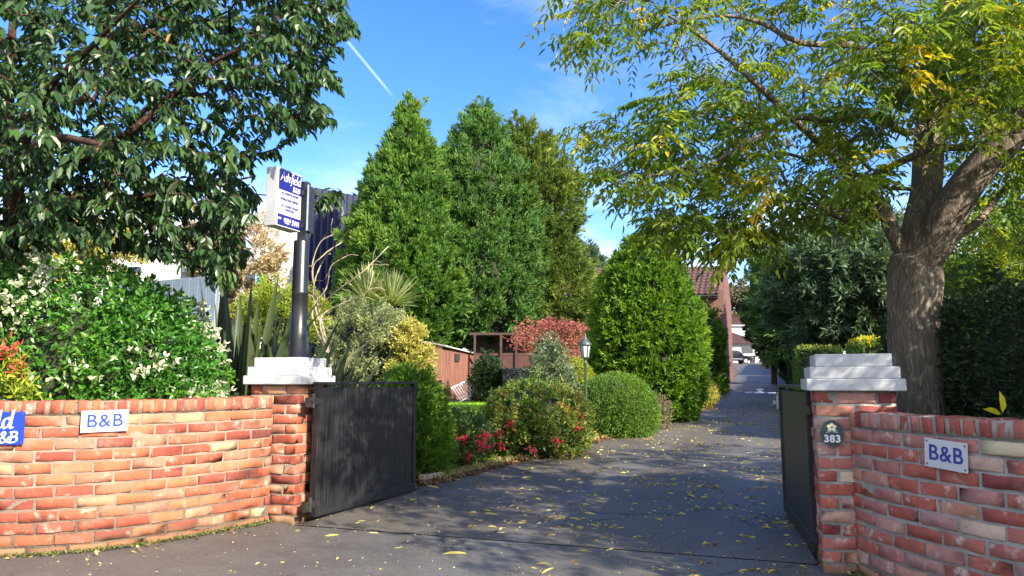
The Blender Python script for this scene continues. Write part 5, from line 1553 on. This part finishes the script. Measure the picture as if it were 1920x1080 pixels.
w1 = wheelie_bin(957, 22.5, 'black wheelie bin beside the dark upright bush')
wheelie_bin(984, 22.8, 'second black wheelie bin partly behind the silvery bush', w1)


def leanto():
    Y = 25.4; a = at(890, 730, Y); b = at(1020, 730, Y); z = gzf(Y)
    t = thing('lean_to', (a[0], a[1], z), 0, 'open timber lean-to with red panels under the tall conifers', 'shelter')
    L = b[0] - a[0]; zt = at(950, 628, Y)[2] - z; zm = at(950, 667, Y)[2] - z
    MB().box(-.2, L + .2, .0, 1.6, zt, zt + .08).build('roof', M['dark_wood'], t)
    MB().box(-.1, L + .1, -.05, .01, zm, zm + .09).build('rail', M['shaded_red_wood'], t)
    MB().box(0, L, 1.2, 1.25, 0, zt - .002).build('back_wall', M['dark_wood'], t)
    MB().box(L * .62, L * .82, -.04, -.005, 0, zm - .003).build('panel', M['shaded_red_wood'], t)
    MB().box(L * .40, L * .58, -.04, -.005, 0, zm - .003).build('panel', M['shaded_red_wood'], t)
    MB().box(L * .84, L * 1.0, -.04, -.005, .0, .75).build('white_panel', M['render_white'], t)
    for f in (.0, .38, .60, 1.0): MB().box(L * f - .04, L * f + .04, -.12, -.052, 0, zt - .003).build('post', M['dark_wood'], t)


leanto()


# ------------------------------------------------------------------ buildings
def tiled(p00, p10, p01, p11, mat, name, parent, pitch=.30, rows=9, amp=.025):
    """pantile roof plane: p00->p10 along the eave, p00->p01 up the slope"""
    p00, p10, p01, p11 = map(lambda p: np.array(p, float), (p00, p10, p01, p11))
    W = np.linalg.norm(p10 - p00); nx = max(8, int(W / pitch * 6)); V, Q = [], []
    nrm = np.cross(p10 - p00, p01 - p00); nrm /= np.linalg.norm(nrm)
    if nrm[2] < 0: nrm = -nrm
    vs = []
    for r in range(rows): vs += [(r / rows, .05), ((r + .999) / rows, .0)]
    for v, lift in vs:
        for i in range(nx + 1):
            u = i / nx; p = (p00 * (1 - u) + p10 * u) * (1 - v) + (p01 * (1 - u) + p11 * u) * v
            V.append(p + nrm * (lift + amp * math.sin(u * W / pitch * 2 * math.pi)))
    for j in range(len(vs) - 1):
        for i in range(nx): Q.append((j * (nx + 1) + i, j * (nx + 1) + i + 1, (j + 1) * (nx + 1) + i + 1, (j + 1) * (nx + 1) + i))
    return link(name, raw_mesh(name, np.array(V), np.array(Q), smooth=False), parent, [mat])


def course_brick(name):
    m, nt, o = newmat(name); co = objco(nt)
    sx = mk(nt, 'ShaderNodeSeparateXYZ', {0: co})
    v = mk(nt, 'ShaderNodeCombineXYZ', {0: math_(nt, 'ADD', sx.outputs[0], sx.outputs[1]), 1: sx.outputs[2]}).outputs[0]
    bt = mk(nt, 'ShaderNodeTexBrick', {'Vector': v, 'Color1': (.125, .042, .028, 1), 'Color2': (.085, .030, .022, 1), 'Mortar': (.105, .075, .06, 1), 'Scale': 1, 'Mortar Size': .008, 'Brick Width': .225, 'Row Height': .075})
    c = mixc(nt, math_(nt, 'MULTIPLY', noise(nt, co, 1.2, 5, .6), .4), bt.outputs[0], (.16, .06, .045))
    p = mk(nt, 'ShaderNodeBsdfPrincipled', {'Base Color': c, 'Roughness': .85})
    nt.links.new(p.outputs[0], o.inputs[0]); return m


M['house_brick'] = course_brick('house_brick')


def brick_house():
    c = np.array((11.35, 40.8)); z = gzf(40.8) - .15; ang = math.atan2(.12, -1)
    t = thing('brick_house', (c[0], c[1], z), 0, 'red brick house with dark red pantiled roof and gable end on the drive', 'house')
    ex = np.array((-.993, .115)); ey = np.array((.33, .944)); L, Dp = 10.5, 7.5
    He = at(1330, 552, 40.8)[2] - z; rid = c + ey * Dp / 2; Hr = at(1345, 503, rid[1])[2] - z
    A = np.array((0, 0)); B = ex * L; C = ey * Dp; D = B + C
    g = ey * Dp / 2
    # walls with the gable carried up as a parapet
    w_ = MB()
    w_.add([(*A, 0), (*B, 0), (*B, He), (*A, He)], [(0, 1, 2, 3)])
    o = .28 * np.array((.993, -.115))
    gp = [(*(A), 0), (*(C), 0), (*(C), He + .1), (*g, Hr + .28), (*(A), He + .25)]
    gq = [(p[0] + o[0], p[1] + o[1], p[2]) for p in gp]
    w_.add(gp + gq, [(0, 1, 2, 3, 4), (9, 8, 7, 6, 5), (0, 5, 6, 1), (1, 6, 7, 2), (2, 7, 8, 3), (3, 8, 9, 4), (4, 9, 5, 0)])
    w_.add([(*B, 0), (*D, 0), (*D, He), (*(B + g), Hr), (*B, He)], [(0, 1, 2, 3, 4)]); w_.add([(*C, 0), (*D, 0), (*D, He), (*C, He)], [(0, 1, 2, 3)])
    w_.build('wall', M['house_brick'], t)
    rf = tiled((*(A - ey * .3), He - .02), (*(B - ey * .3), He - .02), (*g, Hr), (*(B + g), Hr), M['tile_red'], 'roof', t, .30, 9, .03)
    MB().add([(*g, Hr), (*(B + g), Hr), (*(D + ey * .3), He - .02), (*(C + ey * .3), He - .02)], [(0, 1, 2, 3)]).build('back_slope', M['tile_red'], rf)
    MB().tube([(*g, Hr + .03), (*(B + g), Hr + .03)], .11, 8).build('ridge', M['tile_red'], rf)
    n = -ey * .34
    MB().cyl((*(A + n + ex * .02), He - .10), (*(B + n), He - .10), .065, n=8).build('gutter', M['gutter'], t)
    MB().box(-L, -.02, -.30, -.02, He - .22, He - .16, 0, Matrix.Rotation(math.atan2(-.115, .993), 3, 'Z'), (0, 0, 0)).build('soffit', M['gutter'], t)
    wx = A + ex * 1.25 - ey * .02
    rot = Matrix.Rotation(math.atan2(-.115, .993), 3, 'Z')
    def win(cx, z0, w, h):
        f = MB()
        q = [(cx - w / 2, cx + w / 2, z0 + h - .07, z0 + h), (cx - w / 2, cx + w / 2, z0, z0 + .07), (cx - w / 2, cx - w / 2 + .07, z0 + .071, z0 + h - .071), (cx + w / 2 - .07, cx + w / 2, z0 + .071, z0 + h - .071), (cx - .03, cx + .03, z0 + .071, z0 + h - .071)]
        for x0, x1, a, b in q: f.box(x0, x1, -.05, .02, a, b, 0, rot, (0, 0, 0))
        fo = f.build('window', M['upvc'], t)
        MB().box(cx - w / 2 + .05, cx + w / 2 - .05, -.02, .0, z0 + .05, z0 + h - .05, 0, rot, (0, 0, 0)).build('pane', M['glass_dark'], fo)
        MB().box(cx - w / 2 - .08, cx + w / 2 + .08, -.12, -.003, z0 - .09, z0 - .003, 0, rot, (0, 0, 0)).build('sill', M['render_white'], fo)
    win(-1.25, He - 2.0, 1.1, 1.15); win(-4.6, He - 2.0, 1.3, 1.15); win(-7.6, He - 2.0, 1.3, 1.15)
    MB().box(-.36, .30, -.05, -.004, .15, .62 + .45, 0, rot, (0, 0, 0)).build('painted_plinth', M['render_white'], t)
    MB().lathe([(.10, 0), (.11, .25), (.08, .30)], 12, 0, (-.05, -.3)).build('drain_pot', M['gutter'], t)


brick_house()


def white_house():
    Y = 112; a = at(1362, 640, Y); b = at(1415, 640, Y); z = gzf(Y) - .6
    t = thing('white_house', (a[0], a[1], z), 0, 'white rendered house with hipped red roof at the end of the drive', 'house')
    L = b[0] - a[0]; x0 = -5.5; W = L - x0; Dp = 8
    He = at(1400, 610, Y)[2] - z; Hr = at(1370, 584, Y + 4)[2] - z
    MB().box(x0, L, 0, Dp, 0, He).build('wall', M['render_white'], t)
    e = .35
    rf = tiled((x0 - e, -e, He), (L + e, -e, He), (x0 + 3.8, Dp / 2, Hr), (L - 3.6, Dp / 2, Hr), M['tile_red'], 'roof', t, .34, 9, .03)
    MB().add([(L + e, -e, He), (L + e, Dp + e, He), (L - 3.6, Dp / 2, Hr), (x0 - e, -e, He), (x0 - e, Dp + e, He), (x0 + 3.8, Dp / 2, Hr)], [(0, 1, 2), (3, 5, 4), (1, 4, 5, 2), (0, 3, 4, 1)]).build('hip_slope', M['tile_red'], rf)
    MB().box(x0 - e, L + e, -e - .08, -e + .02, He - .12, He + .02).build('gutter', M['upvc'], t)
    fo = MB().box(L - 2.7, L - 1.5, -.06, -.002, He - 2.5, He - 1.2).build('window', M['upvc'], t)
    MB().box(L - 2.6, L - 2.13, -.075, -.062, He - 2.4, He - 1.3).box(L - 2.07, L - 1.6, -.075, -.062, He - 2.4, He - 1.3).build('pane', M['pale_blue'], fo)
    MB().box(-.6, .5, 1.25, 1.35, He + .95, He + 1.7, 0, Matrix.Rotation(R(-52), 3, 'X'), (0, 1.3, He + 1.3)).build('roof_window', M['pale_blue'], rf)
    # garage lean-to in front
    Hg = at(1400, 645, Y - 4)[2] - z; Ht = at(1370, 625, Y - 2)[2] - z
    MB().box(x0, L - .9, -4.0, -.01, 0, Hg).build('garage_wall', M['render_white'], t)
    tiled((x0 - .3, -4.3, Hg), (L - .6, -4.3, Hg), (x0 + .2, -.02, Ht + .25), (L - 3.2, -.02, Ht + .25), M['tile_red'], 'garage_roof', t, .34, 7, .03)
    MB().add([(L - .6, -4.3, Hg), (L - .6, -.02, Hg), (L - 3.2, -.02, Ht + .25)], [(0, 1, 2)]).build('hip_slope', M['tile_red'], bpy.data.objects['garage_roof'])
    MB().box(x0, L - .6, -4.4, -4.25, Hg - .2, Hg).build('fascia', M['gutter'], t)
    MB().box(1.0, 2.6, -4.06, -4.002, Hg - 1.35, Hg - .45).build('garage_window', M['glass_dark'], t)


white_house()


def car():
    Y = 99.0; b = at(1374, 676, Y); z = gzf(Y) + .003
    t = thing('parked_car', (b[0], b[1], z), R(4), 'dark off-road car parked across the end of the drive before the white house', 'car')
    # side outline, nose to the right
    o = [(-2.3, .45), (-2.32, .95), (-2.2, 1.12), (-1.9, 1.72), (-1.6, 1.80), (.35, 1.76), (.6, 1.68), (1.15, 1.12), (2.05, 1.0), (2.3, .82), (2.33, .45), (1.85, .40), (1.78, .62), (1.62, .78), (1.40, .84), (1.18, .78), (1.02, .62), (.96, .40), (-1.0, .40), (-1.06, .62), (-1.22, .78), (-1.44, .84), (-1.66, .78), (-1.82, .62), (-1.9, .42)]
    bd = MB().prism(o, -.92, .92).build('body', M['car_paint'], t, .05, 3)
    for y0 in (-.928, .918):
        MB().prism([(-1.85, 1.18), (-1.68, 1.66), (-.72, 1.68), (-.72, 1.18)], y0, y0 + .01).build('side_window', M['glass_dark'], t)
        MB().prism([(-.62, 1.18), (-.62, 1.68), (.32, 1.66), (.88, 1.18)], y0, y0 + .01).build('side_window', M['glass_dark'], t)
        MB().box(-1.0, .95, y0 - .005, y0 + .012, .58, .68).build('side_strip', M['car_trim'], t)
    for x in (-1.44, 1.40):
        for y0, y1 in ((-.95, -.72), (.72, .95)):
            wh = MB().cyl((x, y0, .36), (x, y1, .36), .36, n=24).build('wheel', M['rubber'], t)
            MB().cyl((x, y0 - .01 if y0 < 0 else y1 + .01, .36), (x, y0 + .05 if y0 < 0 else y1 - .05, .36), .24, n=20).build('rim', M['alloy'], wh)
    for y in (-.7, .7):
        MB().box(2.24, 2.335, y - .18, y + .18, .74, .86).build('headlight', M['glass_lamp'], t); MB().box(-2.345, -2.27, y - .12, y + .12, .8, 1.1).build('tail_light', M['lamp_glass_red'], t)
    MB().prism([(.66, 1.66), (1.14, 1.16), (1.17, 1.16), (.69, 1.67)], -.75, .75).build('windscreen', M['glass_dark'], t)
    MB().box(.72, .9, -1.08, -.93, 1.15, 1.28).build('mirror', M['car_paint'], t)


car()
t = thing('wheelie_bin', (at(1411, 676, 103)[0], 103, gzf(103)), R(10), 'black wheelie bin by the white house wall, right of the parked car', 'bin')
MB().add([(-.24, -.26, .06), (.24, -.26, .06), (.24, .26, .06), (-.24, .26, .06), (-.3, -.35, 1.0), (.3, -.35, 1.0), (.3, .35, 1.0), (-.3, .35, 1.0)], [(3, 2, 1, 0), (0, 1, 5, 4), (1, 2, 6, 5), (2, 3, 7, 6), (3, 0, 4, 7), (4, 5, 6, 7)]).build('body', M['bin_plastic'], t)
MB().prism([(-.33, 1.01), (.33, 1.01), (.28, 1.08), (-.28, 1.08)], -.38, .38).build('lid', M['bin_plastic'], t)

# painted marks on the drive
Y = 29.2; z = gzf(Y)
mk_ = MB()


def mark(pts):
    mk_.add([(x, y, gzf(y) + .012) for x, y in pts], [tuple(range(len(pts)))])


def xy(u, v):
    return ((u - 960) / F * (1758 / (v - 713 + 36.4)), 1758 / (v - 713 + 36.4))


for u0, u1, va, vb in ((1393, 1406, 734.6, 737.2), (1410, 1428, 735.4, 738.2), (1436, 1450, 736, 738.8)): mark([xy(u0, vb), xy(u1, vb), xy(u1, va), xy(u0, va)])
mark([xy(1417, 735), xy(1424, 735), xy(1424, 732), xy(1428, 732.2), xy(1427, 729.5), xy(1421, 728.8), xy(1414, 729.8), xy(1413, 732.4), xy(1417, 732)])
tag(mk_.build('road_marking', M['road_paint']), kind='structure')


def clad(name, p0, p1, z0, z1, mat, parent, pitch=.25, dep=.05):
    p0, p1 = np.array(p0, float), np.array(p1, float); L = np.linalg.norm(p1 - p0); d = (p1 - p0) / L; nrm = np.array((d[1], -d[0]))
    prof = []; x = 0
    while x < L:
        for f, o in ((0, 0), (.35, 0), (.5, dep), (.85, dep), (1, 0)):
            prof.append((min(x + f * pitch, L), o))
        x += pitch
    V, Q = [], []
    for (s, o) in prof:
        q = p0 + d * s + nrm * o
        V += [(*q, z0), (*q, z1)]
    for i in range(len(prof) - 1): Q.append((2 * i, 2 * i + 2, 2 * i + 3, 2 * i + 1))
    return link(name, raw_mesh(name, np.array(V), np.array(Q)), parent, [mat])


def industrial():
    Y = 29.0; a = at(480, 500, 29); m_ = at(556, 500, 30); b = at(700, 500, 32.5); z = gzf(30)
    t = thing('clad_building', (a[0], a[1], z), 0, 'tall industrial building clad in navy and pale grey ribbed sheets behind the conifers', 'building')
    A = np.array((0, 0)); Mm = (m_ - a)[:2]; B = (b - a)[:2]; zt = at(600, 352, 30.5)[2] - z; zp = at(520, 385, 29.5)[2] - z
    clad('pale_cladding', A, Mm, 0, zp, M['pale_clad'], t, .35, .06); clad('navy_cladding', Mm, B, 0, zt, M['navy_clad'], t, .3, .06)
    bk = np.array((1.5, 9.0))
    MB().add([(*A, 0), (*(A + bk), 0), (*(A + bk), zp), (*A, zp), (*B, 0), (*(B + bk), 0), (*(B + bk), zt), (*B, zt), (*Mm, zt), (*(Mm + bk), zt), (*Mm, zp), (*(Mm + bk), zp)], [(0, 1, 2, 3), (4, 7, 6, 5), (8, 9, 6, 7), (3, 2, 11, 10), (10, 11, 9, 8), (1, 5, 6, 9, 11, 2)]).build('shell', M['navy_clad'], t)


industrial()


def white_shop():
    Y = 34; a = at(-260, 500, Y); b = at(470, 500, Y + 2); z = gzf(Y)
    t = thing('pale_building', (a[0], a[1], z), 0, 'long pale rendered building with grey roof behind the cherry tree', 'building')
    d = (b - a)[:2]; L = np.linalg.norm(d); r = math.atan2(d[1], d[0]); t.rotation_euler = (0, 0, r)
    h = at(400, 452, Y)[2] - z; hr = at(400, 398, Y + 4)[2] - z
    MB().box(0, L, 0, 8, 0, h).build('wall', M['render_cream'], t)
    MB().prism([(-.3, 0), (8.3, 0), (4, hr - h)], 0, L).build('roof', M['grey_roof'], t)
    ro = [o for o in t.children if o.name.startswith('roof')][0]
    ro.data.transform(Matrix(((0, 1, 0, 0), (1, 0, 0, 0), (0, 0, 1, h), (0, 0, 0, 1))))
    for k in range(6):
        f = MB().box(2 + k * 3, 3.4 + k * 3, -.06, -.003, h - 2.2, h - .9).build('window', M['upvc'], t); MB().box(2.1 + k * 3, 3.3 + k * 3, -.075, -.062, h - 2.1, h - 1.0).build('pane', M['glass_dark'], f)


white_shop()
p = at(492, 514, 19); t = thing('teal_board', (p[0], p[1], gzf(19)), R(-8), 'bright turquoise site board glimpsed left of the sign pole', 'board')
zb = p[2] - gzf(19)
MB().box(-.13, .15, -.02, .02, zb - .32, zb + .10).box(.03, .15, -.021, .021, zb + .1015, zb + .38).build('board', M['teal'], t, .004)
for x in (-.1, .1): MB().box(x - .03, x + .03, .025, .08, 0, zb).build('post', M['dark_wood'], t)
a, b = at(325, 570, 16), at(405, 570, 15.4); t = thing('panel_fence', (a[0], a[1], gzf(16)), math.atan2(b[1] - a[1], b[0] - a[0]), 'pale blue grey fence panels behind the sword leaved clump', 'fence')
zb = at(360, 520, 15.7)[2] - gzf(16); L = np.linalg.norm((b - a)[:2]) + 2.4
mb = MB()
for i in range(14): mb.box(-2.4 + L * i / 14 + .008, -2.4 + L * (i + 1) / 14 - .008, -.02, .02, 0, zb)
mb.build('boards', M['pale_blue'], t, .004)
for x in (-2.4, -.8, L - 2.4): MB().box(x - .05, x + .05, .025, .12, 0, zb + .05).build('post', M['grey_roof'], t)
